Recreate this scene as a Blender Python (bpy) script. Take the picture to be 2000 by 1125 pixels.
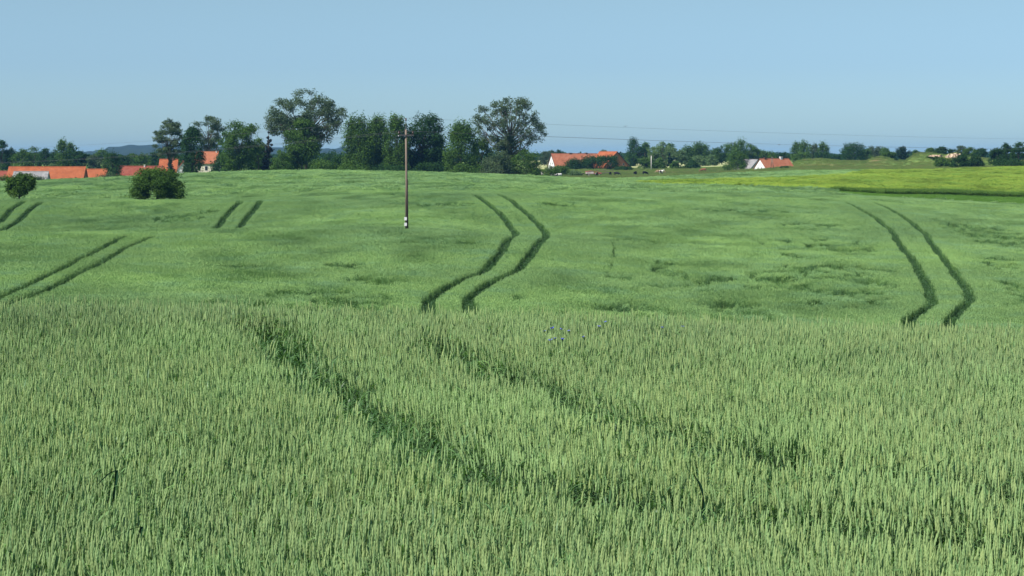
import bpy, math, random
import numpy as np
from mathutils import Vector, Matrix

for o in list(bpy.data.objects): bpy.data.objects.remove(o)
scene = bpy.context.scene
COL = scene.collection

# ------------------------------------------------------------------ camera
FPX = 3889.0          # focal length in photo pixels (2000 wide)
HY = 305.0            # eye level row
CZ = 2.87             # eye height
cam = bpy.data.objects.new("camera", bpy.data.cameras.new("camera"))
COL.objects.link(cam)
cam.location = (0, 0, CZ)
cam.rotation_euler = (math.radians(90), 0, 0)
cam.data.sensor_width = 36.0
cam.data.lens = FPX / 2000 * 36.0
cam.data.shift_y = -(562.5 - HY) / 2000.0
cam.data.clip_start = 0.1
cam.data.clip_end = 30000
scene.camera = cam

# ------------------------------------------------------------------ light
SUN_EL, SUN_AZ = math.radians(50), math.radians(-125)   # azimuth from +Y, clockwise seen from above (negative = left)
sd = Vector((math.sin(SUN_AZ) * math.cos(SUN_EL), math.cos(SUN_AZ) * math.cos(SUN_EL), math.sin(SUN_EL)))
sun = bpy.data.objects.new("sun", bpy.data.lights.new("sun", 'SUN'))
sun.data.energy = 5.0
sun.data.angle = math.radians(0.5)
sun.data.color = (1.0, 0.955, 0.88)
sun.rotation_euler = sd.to_track_quat('Z', 'Y').to_euler()
COL.objects.link(sun)
world = bpy.data.worlds.new("World"); scene.world = world
world.use_nodes = True
nt = world.node_tree
bg = nt.nodes['Background']
sky = nt.nodes.new('ShaderNodeTexSky')
sky.sky_type = 'NISHITA'; sky.sun_disc = False
sky.sun_elevation = SUN_EL; sky.sun_rotation = SUN_AZ
sky.altitude = 0; sky.air_density = 1.0; sky.dust_density = 0.6; sky.ozone_density = 2.5
tint = nt.nodes.new('ShaderNodeMix'); tint.data_type = 'RGBA'; tint.blend_type = 'MULTIPLY'
tint.inputs[0].default_value = 1.0
wtc = nt.nodes.new('ShaderNodeTexCoord'); wsx = nt.nodes.new('ShaderNodeSeparateXYZ')
nt.links.new(wtc.outputs['Generated'], wsx.inputs[0])
wr = nt.nodes.new('ShaderNodeValToRGB')            # clear air tint: a little bluer low down
wr.color_ramp.elements[0].position = .012; wr.color_ramp.elements[0].color = (.61, .885, 1.25, 1)
wr.color_ramp.elements[1].position = .085; wr.color_ramp.elements[1].color = (.655, .790, .91, 1)
e = wr.color_ramp.elements.new(.045); e.color = (.565, .775, 1.09, 1)
nt.links.new(wsx.outputs['Z'], wr.inputs[0]); nt.links.new(wr.outputs[0], tint.inputs[7])
nt.links.new(sky.outputs[0], tint.inputs[6]); nt.links.new(tint.outputs[2], bg.inputs[0])
bg.inputs[1].default_value = 0.081
scene.view_settings.view_transform = 'Standard'
scene.view_settings.look = 'None'
scene.view_settings.exposure = 0.65
scene.view_settings.gamma = 1.0
scene.view_settings.use_curve_mapping = False

# ------------------------------------------------------------------ helpers
rng = np.random.default_rng(7)
R = random.Random(5)

def vnoise(x, y, seed=0):
    x = np.asarray(x, float); y = np.asarray(y, float)
    xi = np.floor(x).astype(np.int64); yi = np.floor(y).astype(np.int64)
    fx = x - xi; fy = y - yi
    fx = fx * fx * (3 - 2 * fx); fy = fy * fy * (3 - 2 * fy)
    def hsh(a, b):
        n = (a * 374761393 + b * 668265263 + seed * 1274126177) & 0x7fffffff
        n = ((n ^ (n >> 13)) * 1274126177) & 0x7fffffff
        n = (n ^ (n >> 16)) & 0xffff
        return n / 65535.0
    a = hsh(xi, yi); b = hsh(xi + 1, yi); c = hsh(xi, yi + 1); d = hsh(xi + 1, yi + 1)
    return (a * (1 - fx) + b * fx) * (1 - fy) + (c * (1 - fx) + d * fx) * fy * 1.0
def fbm(x, y, seed=0, oct=3):
    s = 0; a = 0.5; t = 0
    for i in range(oct):
        s = s + a * vnoise(x * 2 ** i, y * 2 ** i, seed + i * 17); t += a; a *= .5
    return s / t

def pchip(x, y, xn):
    """y: (n, m) columns; monotone cubic along axis 0"""
    h = np.diff(x)[:, None]; dl = np.diff(y, axis=0) / h
    m = np.zeros_like(y)
    m[0] = dl[0]; m[-1] = dl[-1]
    a, b = dl[:-1], dl[1:]
    w1 = 2 * h[1:] + h[:-1]; w2 = h[1:] + 2 * h[:-1]
    same = (a * b) > 0
    with np.errstate(divide='ignore', invalid='ignore'):
        mm = (w1 + w2) / (w1 / a + w2 / b)
    m[1:-1] = np.where(same, mm, 0)
    k = np.clip(np.searchsorted(x, xn) - 1, 0, len(x) - 2)
    t = ((xn - x[k]) / (x[k + 1] - x[k]))[:, None]; hh = (x[k + 1] - x[k])[:, None]
    return ((2 * t**3 - 3 * t**2 + 1) * y[k] + (t**3 - 2 * t**2 + t) * hh * m[k]
            + (-2 * t**3 + 3 * t**2) * y[k + 1] + (t**3 - t**2) * hh * m[k + 1])

# ------------------------------------------------------------------ terrain profile
# visible surface of the land (crop tops in the fields), as the row it reaches at each
# distance, by direction; turned into real heights below
PXC = np.array([-400, 0, 200, 400, 600, 800, 1000, 1200, 1400, 1600, 1800, 2000, 2400], float)
TAB = {
 9.5: [1118,1120,1122,1123,1124,1125,1125,1126,1127,1128,1129,1130,1132],
 14:  [836,840,843,846,848,851,853,856,858,861,863,866,870],
 18:  [706,710,713,716,719,722,725,729,733,737,740,744,750],
 23:  [592,600,602,606,610,616,618,626,634,640,645,650,658],
 28:  [606,612,614,618,622,628,630,638,646,652,657,662,670],
 36:  [640,645,647,650,655,663,666,673,682,688,693,698,704],
 60:  [665,670,672,672,675,680,686,692,700,704,708,712,720],
 75:  [625,632,636,642,648,655,662,672,682,688,694,696,700],
 85:  [592,600,604,610,618,628,634,644,655,660,663,666,670],
 95:  [564,572,578,585,592,600,606,616,628,633,635,637,642],
 105: [540,548,555,562,569,577,582,592,603,606,602,602,610],
 130: [488,496,499,504,508,512,514,528,535,536,540,544,552],
 150: [462,463,462,462,463,466,468,483,492,494,498,505,512],
 162: [457,454,452,448,448,448,459,466,474,478,482,488,495],
 176: [458,456,454,450,443,441,458,452,456,460,464,470,476],
 188: [452,452,450,447,436,432,446,440,442,446,450,454,460],
 210: [424,424,422,420,414,410,410,412,416,420,426,430,436],
 240: [388,389,389,389,386,382,378,386,390,394,402,408,414],
 256: [392,392,391,389,382,376,374,377,381,385,392,400,406],
 268: [390,390,388,384,376,371,371,373,375,379,388,397,402],
 282: [386,385,382,377,370,366,368,370,372,379,389,398,403],
 296: [382,380,376,371,365,361,365,366,367,374,384,392,397],
 340: [370,367,362,356,351,348,354,357,357,357,362,366,370],
 400: [360,357,349,339,334,337,344,350,343,340,341,341,342],
 430: [360,358,350,340,335,338,346,352,341,336,335,331,330],
 470: [362,360,352,342,338,341,348,352,340,334,332,327,325],
 520: [363,361,353,343,341,343,349,350,341,334,331,328,326],
 600: [360,357,350,342,342,343,344,343,339,326,326,322,321],
 650: [350,348,344,340,340,340,338,337,334,314,306,312,313],
 700: [345,343,340,337,337,336,334,331,328,317,308,315,314],
 800: [336,335,333,332,332,331,328,326,323,320,316,317,317],
 1100:[322,322,321,321,321,320,316,314,314,314,314,314,314],
 2000:[310]*13,
 7000:[306.5]*13,
}
# crest row of the grassy mounds by the sand pit, by direction
MOUND = ([1500,1540,1562,1600,1640,1690,1717,1745,1770,1790,1812,1840,1870,1905,1950,2000,2400],
         [329,327,314,311,315,315.5,306,313,316,301,299.5,303,306,309,312,315,315])
kd = np.array(sorted(TAB)); 
PXD = np.arange(-400, 2401, 10.0)
knot = np.zeros((len(kd), len(PXD)))
for i, d in enumerate(kd):
    col = np.array(TAB[d], float)
    knot[i] = pchip(PXC, col[:, None], PXD)[:, 0]
mc = np.interp(PXD, *MOUND)
mw = np.clip((PXD - 1535) / 20, 0, 1)
i6 = list(kd).index(650); knot[i6] = knot[i6] * (1 - mw) + mc * mw
i7 = list(kd).index(700); knot[i7] = knot[i7] * (1 - mw) + (mc + 2) * mw
i6 = list(kd).index(600); knot[i6] = knot[i6] * (1 - mw) + (mc * .3 + 332 * .7) * mw
DD = np.exp(np.linspace(math.log(9.5), math.log(7000), 900))
YT = pchip(np.log(kd), knot, np.log(DD))
HT = (YT - HY) * DD[:, None] / FPX          # metres below the eye

UND = None
def surf(X, Y):
    """height of the visible surface (crop tops) at world X, Y"""
    X = np.asarray(X, float); Y = np.asarray(Y, float)
    Ye = np.maximum(Y, 6.0)
    px = np.clip(1000 + FPX * X / Ye, -400, 2400)
    a = (px + 400) / 10; ai = np.clip(a.astype(int), 0, len(PXD) - 2); fa = a - ai
    l = np.log(np.clip(Ye, 9.5, 7000) / 9.5) / math.log(7000 / 9.5) * (len(DD) - 1)
    li = np.clip(l.astype(int), 0, len(DD) - 2); fl = l - li
    h = (HT[li, ai] * (1 - fa) + HT[li, ai + 1] * fa) * (1 - fl) + (HT[li + 1, ai] * (1 - fa) + HT[li + 1, ai + 1] * fa) * fl
    h = np.where(Ye < 9.5, 2.0, h)
    und = (fbm(X / 9, Y / 9, 3) - .5) * 0.30 + (fbm(X / 2.6, Y / 2.6, 9, 2) - .5) * 0.10
    if UND is None: und = und * 0
    else:
        gx = np.clip(X + 90, 0, 178.9); gy = np.clip(Y - 70, 0, 218.9); ix = gx.astype(int); iy = gy.astype(int); fx = gx - ix; fy = gy - iy
        mk = (UND[iy, ix] * (1 - fx) + UND[iy, ix + 1] * fx) * (1 - fy) + (UND[iy + 1, ix] * (1 - fx) + UND[iy + 1, ix + 1] * fx) * fy
        und = und * np.where((Y > 289) | (np.abs(X) > 89), 1, mk)
    und = und * np.clip((Y - 70) / 20, 0, 1) * np.clip((1500 - Y) / 500, 0, 1)
    und = und + (fbm(X / 2.2, Y / 2.2, 31, 2) - .5) * 0.10 * np.clip((30 - Y) / 10, 0, 1)
    return CZ - h + und
def scr(X, Y, Z):
    return 1000 + FPX * X / Y, HY + FPX * (CZ - Z) / Y
def hit(px, py, d0, d1):
    ds = np.linspace(d0, d1, 1500)
    X = (px - 1000) / FPX * ds
    yy = HY + FPX * (CZ - surf(X, ds)) / ds
    k = np.argmin(np.abs(yy - py) + (ds - d0) * 1e-4)
    return X[k], ds[k]

YU = ([1240,1300,1420,1480,1570,1650,1720,1850,2000,2600], [356,352,349.5,348.5,345,341,326,322,318,318])
YL = ([1240,1300,1400,1470,1600,1720,1850,1980,2600], [357,360,362.5,364,369,376,376.5,381.5,387])
def zones(X, Y, Z):
    """0 wheat, 1 yellow-green crop, 2 grass strip, 3 pasture / rough grass, 4 pale hay field"""
    px, py = scr(X, np.maximum(Y, 5), Z)
    z = np.zeros(np.shape(X), int)
    far = Y > 272
    yel = far & (px > 1240) & (py > np.interp(px, *YU)) & (py < np.interp(px, *YL)) & (Y < 480)
    strip = far & (px > 1630) & (py >= np.interp(px, *YL)) & (py < np.interp(px, [1590, 1700, 1800, 1900, 2600], [372, 386, 399, 410, 420])) & (Y < 340)
    end = np.interp(px, [-400, 900, 1200, 1400, 1650, 2400], [425, 425, 425, 455, 480, 480])
    z[Y > end] = 3
    z[yel] = 1; z[strip] = 2
    z[(Y > 760) & (px > 1035) & (px < 1560)] = 4
    return z
CROP = 0.85
def ground(X, Y):
    s = surf(X, Y)
    z = zones(np.asarray(X, float), np.asarray(Y, float), s)
    ch = np.choose(z, [CROP, 0.75, 0.15, 0.05, 0.05])
    return s - ch
def gz(X, Y): return float(ground(np.array([X]), np.array([Y]))[0])

# ------------------------------------------------------------------ materials
def newmat(name):
    m = bpy.data.materials.new(name); m.use_nodes = True
    n = m.node_tree; n.nodes.clear()
    out = n.nodes.new('ShaderNodeOutputMaterial')
    return m, n, out
def node(n, t, **kw):
    x = n.nodes.new(t)
    for k, v in kw.items():
        if isinstance(k, str) and hasattr(x, k): setattr(x, k, v)
    return x
def ramp(n, stops):
    r = n.nodes.new('ShaderNodeValToRGB')
    e = r.color_ramp.elements
    while len(e) < len(stops): e.new(0.5)
    for el, (p, c) in zip(e, stops):
        el.position = p; el.color = (*c, 1)
    return r
def mixc(n, blend, fac, a, b):
    m = n.nodes.new('ShaderNodeMix'); m.data_type = 'RGBA'; m.blend_type = blend
    for s, v in ((0, fac), (6, a), (7, b)):
        if hasattr(v, 'links') or isinstance(v, bpy.types.NodeSocket): n.links.new(v, m.inputs[s])
        elif isinstance(v, tuple): m.inputs[s].default_value = (*v, 1)
        else: m.inputs[s].default_value = v
    return m.outputs[2]
def noise(n, scale, detail=3, coord='Object', rough=.6, stretch=None):
    tc = n.nodes.new('ShaderNodeTexCoord') if coord != 'World' else n.nodes.new('ShaderNodeNewGeometry')
    src = tc.outputs['Position'] if coord == 'World' else tc.outputs[coord]
    if stretch:
        mp = n.nodes.new('ShaderNodeMapping'); mp.inputs['Scale'].default_value = stretch
        n.links.new(src, mp.inputs[0]); src = mp.outputs[0]
    t = n.nodes.new('ShaderNodeTexNoise'); t.inputs['Scale'].default_value = scale
    t.inputs['Detail'].default_value = detail; t.inputs['Roughness'].default_value = rough
    n.links.new(src, t.inputs['Vector'])
    return t.outputs['Fac']
def plantmat(name, c1, c2, trans=.3, wscale=.15, c3=None, gloss=0.0, tcol=None, attr=None):
    """leafy material: hue wanders per plant and over the land"""
    m, n, out = newmat(name)
    oi = n.nodes.new('ShaderNodeObjectInfo')
    r1 = ramp(n, [(0.0, c1), (1.0, c2)])
    if attr:
        at = n.nodes.new('ShaderNodeAttribute'); at.attribute_name = attr
        n.links.new(at.outputs['Fac'], r1.inputs[0])
    else:
        n.links.new(oi.outputs['Random'], r1.inputs[0])
    nz = noise(n, wscale, 4, 'World')
    r2 = ramp(n, [(0.3, (.8, .82, .88)), (0.7, (1.2, 1.17, 1.05))])
    n.links.new(nz, r2.inputs[0])
    c = mixc(n, 'MULTIPLY', 1.0, r1.outputs[0], r2.outputs[0])
    if c3:
        nz2 = noise(n, wscale * 7.3, 3, 'World')
        r3 = ramp(n, [(0.5, (0, 0, 0)), (0.72, (1, 1, 1))]); n.links.new(nz2, r3.inputs[0])
        c = mixc(n, 'MIX', r3.outputs[0], c, c3)
    d = n.nodes.new('ShaderNodeBsdfDiffuse'); n.links.new(c, d.inputs[0])
    t = n.nodes.new('ShaderNodeBsdfTranslucent')
    ct = mixc(n, 'MULTIPLY', 1.0, c, tcol or (1.1, 1.3, .55)); n.links.new(ct, t.inputs[0])
    mx = n.nodes.new('ShaderNodeMixShader'); mx.inputs[0].default_value = trans
    n.links.new(d.outputs[0], mx.inputs[1]); n.links.new(t.outputs[0], mx.inputs[2])
    res = mx.outputs[0]
    if gloss:
        g = n.nodes.new('ShaderNodeBsdfGlossy'); g.inputs['Roughness'].default_value = .45
        g.inputs[0].default_value = (1, 1, 1, 1)
        m2 = n.nodes.new('ShaderNodeMixShader'); m2.inputs[0].default_value = gloss
        n.links.new(res, m2.inputs[1]); n.links.new(g.outputs[0], m2.inputs[2]); res = m2.outputs[0]
    n.links.new(res, out.inputs[0])
    return m
def solid(name, c, c2=None, scale=3, rough=.8, bump=0, bscale=20, metal=0, stretch=None):
    m, n, out = newmat(name)
    b = n.nodes.new('ShaderNodeBsdfPrincipled'); b.inputs['Roughness'].default_value = rough
    b.inputs['Metallic'].default_value = metal
    b.inputs['Specular IOR Level'].default_value = .25
    if c2:
        r = ramp(n, [(.35, c), (.65, c2)]); n.links.new(noise(n, scale, 5, stretch=stretch), r.inputs[0])
        n.links.new(r.outputs[0], b.inputs[0])
    else: b.inputs[0].default_value = (*c, 1)
    if bump:
        bp = n.nodes.new('ShaderNodeBump'); bp.inputs['Strength'].default_value = bump
        n.links.new(noise(n, bscale, 3), bp.inputs['Height']); n.links.new(bp.outputs[0], b.inputs['Normal'])
    n.links.new(b.outputs[0], out.inputs[0])
    return m
M = {}
M['ear'] = plantmat('wheat_ear', (.240, .375, .165), (.355, .450, .190), .28, .10, c3=(.31, .46, .19), attr='tone')
M['ear_mid'] = plantmat('wheat_ear_distant', (.222, .378, .145), (.282, .428, .155), .28, .035, c3=(.224, .382, .178))
M['leafb'] = plantmat('wheat_leaf', (.105, .215, .085), (.155, .275, .095), .3, .3, gloss=.012)
M['leaf_low'] = plantmat('track_leaf', (.040, .100, .038), (.075, .165, .055), .3, .6, gloss=.015)
M['stem'] = plantmat('wheat_stem', (.09, .17, .08), (.13, .21, .10), .1, .3)
M['yel'] = plantmat('ripening_ear', (.255, .385, .060), (.330, .430, .072), .25, .018, c3=(.21, .37, .07))
M['strip'] = plantmat('grass_blade', (.095, .195, .036), (.125, .230, .046), .25, .05)
M['darkleaf'] = plantmat('dark_leaf', (.012, .040, .022), (.018, .055, .028), .1, .3)
M['edge_shade'] = plantmat('edge_shade_weed', (.090, .175, .036), (.125, .215, .046), .2, .05)  # green set darker than the crop for its shaded edge
M['rough_grass'] = plantmat('rough_grass', (.120, .190, .052), (.160, .215, .066), .2, .02, c3=(.20, .185, .085))
LEAF = {
 'dark':  plantmat('leaf_dark', (.022, .054, .018), (.034, .076, .022), .25, .35, attr='tone'),
 'mid':   plantmat('leaf_mid', (.042, .090, .021), (.078, .142, .030), .28, .35, attr='tone'),
 'grey':  plantmat('leaf_greygreen', (.055, .090, .048), (.090, .125, .068), .28, .35, attr='tone'),
 'light': plantmat('leaf_light', (.085, .145, .060), (.125, .190, .080), .28, .35, attr='tone'),
 'conifer': plantmat('needle', (.012, .030, .022), (.022, .046, .030), .08, .35, attr='tone'),
 'brown': plantmat('needle_brown', (.028, .030, .028), (.045, .050, .042), .08, .35, attr='tone'),
}
M['bark'] = solid('bark', (.055, .045, .035), (.11, .095, .075), 2, .9, .4, 8)
M['woodpole'] = solid('pole_wood', (.125, .092, .070), (.20, .155, .12), 3, .85, .4, 20, stretch=(1, 1, .15))

def tiles(name, c1, c2, c3, row=.33):
    m, n, out = newmat(name)
    b = n.nodes.new('ShaderNodeBsdfPrincipled'); b.inputs['Roughness'].default_value = .85
    b.inputs['Specular IOR Level'].default_value = .2
    r = ramp(n, [(.3, c1), (.5, c2), (.72, c3)]); n.links.new(noise(n, .45, 8, rough=.8), r.inputs[0])
    tc = n.nodes.new('ShaderNodeTexCoord')
    br = n.nodes.new('ShaderNodeTexBrick'); br.inputs['Scale'].default_value = 1.0
    br.inputs['Brick Width'].default_value = .26; br.inputs['Row Height'].default_value = row
    br.inputs['Mortar Size'].default_value = .02
    br.inputs['Color1'].default_value = (1, 1, 1, 1); br.inputs['Color2'].default_value = (.74, .72, .70, 1)
    br.inputs['Mortar'].default_value = (.45, .42, .40, 1)
    mp = n.nodes.new('ShaderNodeMapping'); mp.inputs['Rotation'].default_value = (math.radians(0), 0, 0)
    n.links.new(tc.outputs['Object'], mp.inputs[0]); n.links.new(mp.outputs[0], br.inputs['Vector'])
    c = mixc(n, 'MULTIPLY', .8, r.outputs[0], br.outputs['Color'])
    n.links.new(c, b.inputs[0]); n.links.new(b.outputs[0], out.inputs[0])
    return m
M['tile_orange'] = tiles('roof_tile_orange', (.24, .068, .026), (.35, .100, .037), (.42, .145, .064))
M['tile_red'] = tiles('roof_tile_red', (.17, .045, .028), (.25, .062, .038), (.29, .11, .075))
M['tile_pink'] = tiles('roof_tile_faded', (.27, .092, .050), (.36, .130, .066), (.41, .20, .135))
M['roof_grey'] = solid('roof_fibre_cement', (.17, .165, .17), (.27, .26, .255), 1.5, .9)
M['white'] = solid('white_render', (.66, .66, .65), (.78, .77, .74), 1.2, .9)
M['cream'] = solid('cream_render', (.50, .46, .35), (.62, .57, .45), 1.0, .9)
M['brick'] = solid('brick_wall', (.36, .12, .055), (.48, .18, .085), 3, .9)
M['greywall'] = solid('grey_render', (.40, .41, .42), (.52, .53, .53), 1.2, .9)
M['darkwood'] = solid('dark_timber', (.03, .02, .018), (.06, .045, .04), 3, .8)
M['glass'] = solid('window_glass', (.02, .024, .028), None, 1, .15)
M['chim'] = solid('chimney_brick', (.10, .05, .035), (.16, .08, .05), 4, .9)
M['insul'] = solid('brown_porcelain', (.05, .022, .018), None, 1, .25)
M['steel'] = solid('dark_steel', (.05, .05, .052), (.09, .085, .08), 5, .6)
M['wire'] = solid('weathered_cable', (.10, .105, .11), None, 1, .6)
M['paint'] = solid('white_paint', (.75, .75, .72), (.65, .65, .62), 8, .7)
M['concrete'] = solid('pale_concrete', (.42, .40, .36), (.55, .52, .47), 2, .9)
M['redpaint'] = solid('faded_red_sheet', (.38, .07, .055), (.48, .14, .11), 2, .7)
M['palesheet'] = solid('pale_pink_sheet', (.52, .40, .37), (.62, .50, .46), 2, .8)
M['rubber'] = solid('rubber', (.02, .02, .02), None, 1, .9)
M['sand'] = solid('pit_sand', (.34, .25, .165), (.50, .39, .28), .25, .95, .5, .5)
M['log'] = solid('cut_timber', (.38, .24, .15), (.52, .36, .24), 2, .9)

def setattrs(o, label=None, cat=None, group=None, kind=None):
    if label: o['label'] = label
    if cat: o['category'] = cat
    if group: o['group'] = group
    if kind: o['kind'] = kind
    return o
def mesh_obj(name, verts, faces, mats, parent=None, loc=None, mi=None, smooth=False, coll=None):
    me = bpy.data.meshes.new(name)
    me.from_pydata([tuple(v) for v in verts], [], [tuple(f) for f in faces])
    for m in (mats if isinstance(mats, (list, tuple)) else [mats]): me.materials.append(m)
    if mi is not None: me.polygons.foreach_set('material_index', np.asarray(mi, np.int32))
    if smooth: me.polygons.foreach_set('use_smooth', np.ones(len(me.polygons), bool))
    me.update()
    o = bpy.data.objects.new(name, me)
    (coll or COL).objects.link(o)
    if parent: o.parent = parent
    if loc is not None: o.location = loc
    return o
def fast_mesh(name, V, Q, mats, mi=None, smooth=False):
    """V (n,3), Q (m,4) quads"""
    me = bpy.data.meshes.new(name)
    me.vertices.add(len(V)); me.vertices.foreach_set('co', np.ascontiguousarray(V, np.float32).ravel())
    me.loops.add(len(Q) * 4); me.loops.foreach_set('vertex_index', np.ascontiguousarray(Q, np.int32).ravel())
    me.polygons.add(len(Q)); me.polygons.foreach_set('loop_start', np.arange(0, len(Q) * 4, 4, dtype=np.int32))
    me.polygons.foreach_set('loop_total', np.full(len(Q), 4, np.int32))
    for m in (mats if isinstance(mats, (list, tuple)) else [mats]): me.materials.append(m)
    if mi is not None: me.polygons.foreach_set('material_index', np.asarray(mi, np.int32))
    if smooth: me.polygons.foreach_set('use_smooth', np.ones(len(Q), bool))
    me.update(calc_edges=True); me.validate()
    return me
def empty(name, loc, rz=0):
    o = bpy.data.objects.new(name, None); o.location = loc; o.rotation_euler = (0, 0, rz)
    o.empty_display_size = .5
    COL.objects.link(o); return o
class MB:
    def __init__(s): s.v = []; s.f = []; s.m = []
    def box(s, x0, x1, y0, y1, z0, z1, m=0):
        b = len(s.v)
        s.v += [(x0, y0, z0), (x1, y0, z0), (x1, y1, z0), (x0, y1, z0), (x0, y0, z1), (x1, y0, z1), (x1, y1, z1), (x0, y1, z1)]
        for f in ((3, 2, 1, 0), (4, 5, 6, 7), (0, 1, 5, 4), (1, 2, 6, 5), (2, 3, 7, 6), (3, 0, 4, 7)):
            s.f.append(tuple(b + i for i in f)); s.m.append(m)
        return s
    def poly_prism(s, pts, ext, m=0):
        """pts: planar loop of 3d points, ext: extrusion vector"""
        b = len(s.v); n = len(pts)
        s.v += [tuple(p) for p in pts] + [tuple(Vector(p) + Vector(ext)) for p in pts]
        s.f.append(tuple(b + i for i in reversed(range(n)))); s.m.append(m)
        s.f.append(tuple(b + n + i for i in range(n))); s.m.append(m)
        for i in range(n):
            j = (i + 1) % n
            s.f.append((b + i, b + j, b + n + j, b + n + i)); s.m.append(m)
        return s
    def tube(s, pts, rad, n=6, m=0, cap=True):
        pts = [Vector(p) for p in pts]; b = len(s.v); k = len(pts)
        if not hasattr(rad, '__len__'): rad = [rad] * k
        for i, p in enumerate(pts):
            d = (pts[min(i + 1, k - 1)] - pts[max(i - 1, 0)])
            d = d.normalized() if d.length > 1e-9 else Vector((0, 0, 1))
            u = d.cross(Vector((0, 1, 0)) if abs(d.y) < .9 else Vector((1, 0, 0))).normalized(); w = d.cross(u)
            for j in range(n):
                a = 2 * math.pi * j / n
                s.v.append(tuple(p + (u * math.cos(a) + w * math.sin(a)) * rad[i]))
        for i in range(k - 1):
            for j in range(n):
                q = (j + 1) % n
                s.f.append((b + i * n + j, b + i * n + q, b + (i + 1) * n + q, b + (i + 1) * n + j)); s.m.append(m)
        if cap:
            s.f.append(tuple(b + j for j in reversed(range(n)))); s.m.append(m)
            s.f.append(tuple(b + (k - 1) * n + j for j in range(n))); s.m.append(m)
        return s
    def build(s, name, mats, parent=None, loc=None, smooth=False, coll=None):
        return mesh_obj(name, s.v, s.f, mats, parent, loc, s.m, smooth, coll)

# ------------------------------------------------------------------ ground sheet
def build_ground():
    Ys = np.concatenate([np.linspace(-40, 8, 14), np.exp(np.linspace(math.log(9), math.log(70), 90)),
                         np.exp(np.linspace(math.log(71), math.log(760), 520)), np.exp(np.linspace(math.log(775), math.log(7000), 60))])
    nu = 421
    u = np.linspace(-1, 1, nu); u = np.sign(u) * (np.abs(u) * .45 + np.abs(u) ** 3 * .55)
    YY, UU = np.meshgrid(Ys, u, indexing='ij')
    XX = UU * (np.maximum(YY, 0) * .55 + 40)
    S = surf(XX, YY); Z = zones(XX, YY, S)
    G = S - np.choose(Z, [CROP, 0.75, 0.15, 0.05, 0.05])
    V = np.stack([XX, YY, G], -1).reshape(-1, 3)
    ny = len(Ys)
    i, j = np.meshgrid(np.arange(ny - 1), np.arange(nu - 1), indexing='ij')
    a = (i * nu + j).ravel()
    Q = np.stack([a, a + 1, a + nu + 1, a + nu], -1)
    m, n, out = newmat('land')
    at = n.nodes.new('ShaderNodeAttribute'); at.attribute_name = 'landcol'
    nz = noise(n, .35, 6, 'World', .7); r = ramp(n, [(.25, (.72, .74, .75)), (.75, (1.28, 1.22, 1.2))]); n.links.new(nz, r.inputs[0])
    c = mixc(n, 'MULTIPLY', 1, at.outputs['Color'], r.outputs[0])
    nz = noise(n, .06, 4, 'World', .6); r = ramp(n, [(.35, (.85, .92, .9)), (.65, (1.15, 1.05, .95))]); n.links.new(nz, r.inputs[0])
    c = mixc(n, 'MULTIPLY', 1, c, r.outputs[0])
    b = n.nodes.new('ShaderNodeBsdfDiffuse'); n.links.new(c, b.inputs[0])
    bp = n.nodes.new('ShaderNodeBump'); bp.inputs['Strength'].default_value = .6; bp.inputs['Distance'].default_value = .25
    n.links.new(noise(n, 1.6, 5, 'World', .7), bp.inputs['Height']); n.links.new(bp.outputs[0], b.inputs['Normal'])
    n.links.new(b.outputs[0], out.inputs[0])
    me = fast_mesh('ground', V, Q, m, smooth=True)
    cols = np.array([(.045, .060, .030), (.12, .17, .04), (.075, .165, .035), (.135, .205, .060), (.34, .37, .19)])
    px, py = scr(XX, np.maximum(YY, 5), S)
    C = cols[Z.ravel()].copy().reshape(ny, nu, 3)
    past = (Z == 3)
    # brown worn banks near the sand pit
    for (bx, bd, rx, ry, cc) in ((1713, 640, 16, 22, (.20, .14, .075)), (1785, 560, 14, 16, (.30, .22, .15)), (1600, 600, 45, 25, (.21, .17, .085)), (1690, 575, 60, 12, (.19, .16, .08))):
        w = np.exp(-((px - bx) / rx) ** 2 - ((YY - bd) / ry) ** 2) * past * np.clip(fbm(XX / 5, YY / 9, 4) * 2.4 - .4, 0, 1)
        C = C * (1 - w[..., None]) + np.array(cc) * w[..., None]
    ca = me.color_attributes.new('landcol', 'FLOAT_COLOR', 'POINT')
    ca.data.foreach_set('color', np.concatenate([C.reshape(-1, 3), np.ones((ny * nu, 1))], 1).astype(np.float32).ravel())
    o = bpy.data.objects.new('ground', me); COL.objects.link(o)
    setattrs(o, 'rolling land under the crops, pasture and hay field', 'ground', kind='structure')

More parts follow.
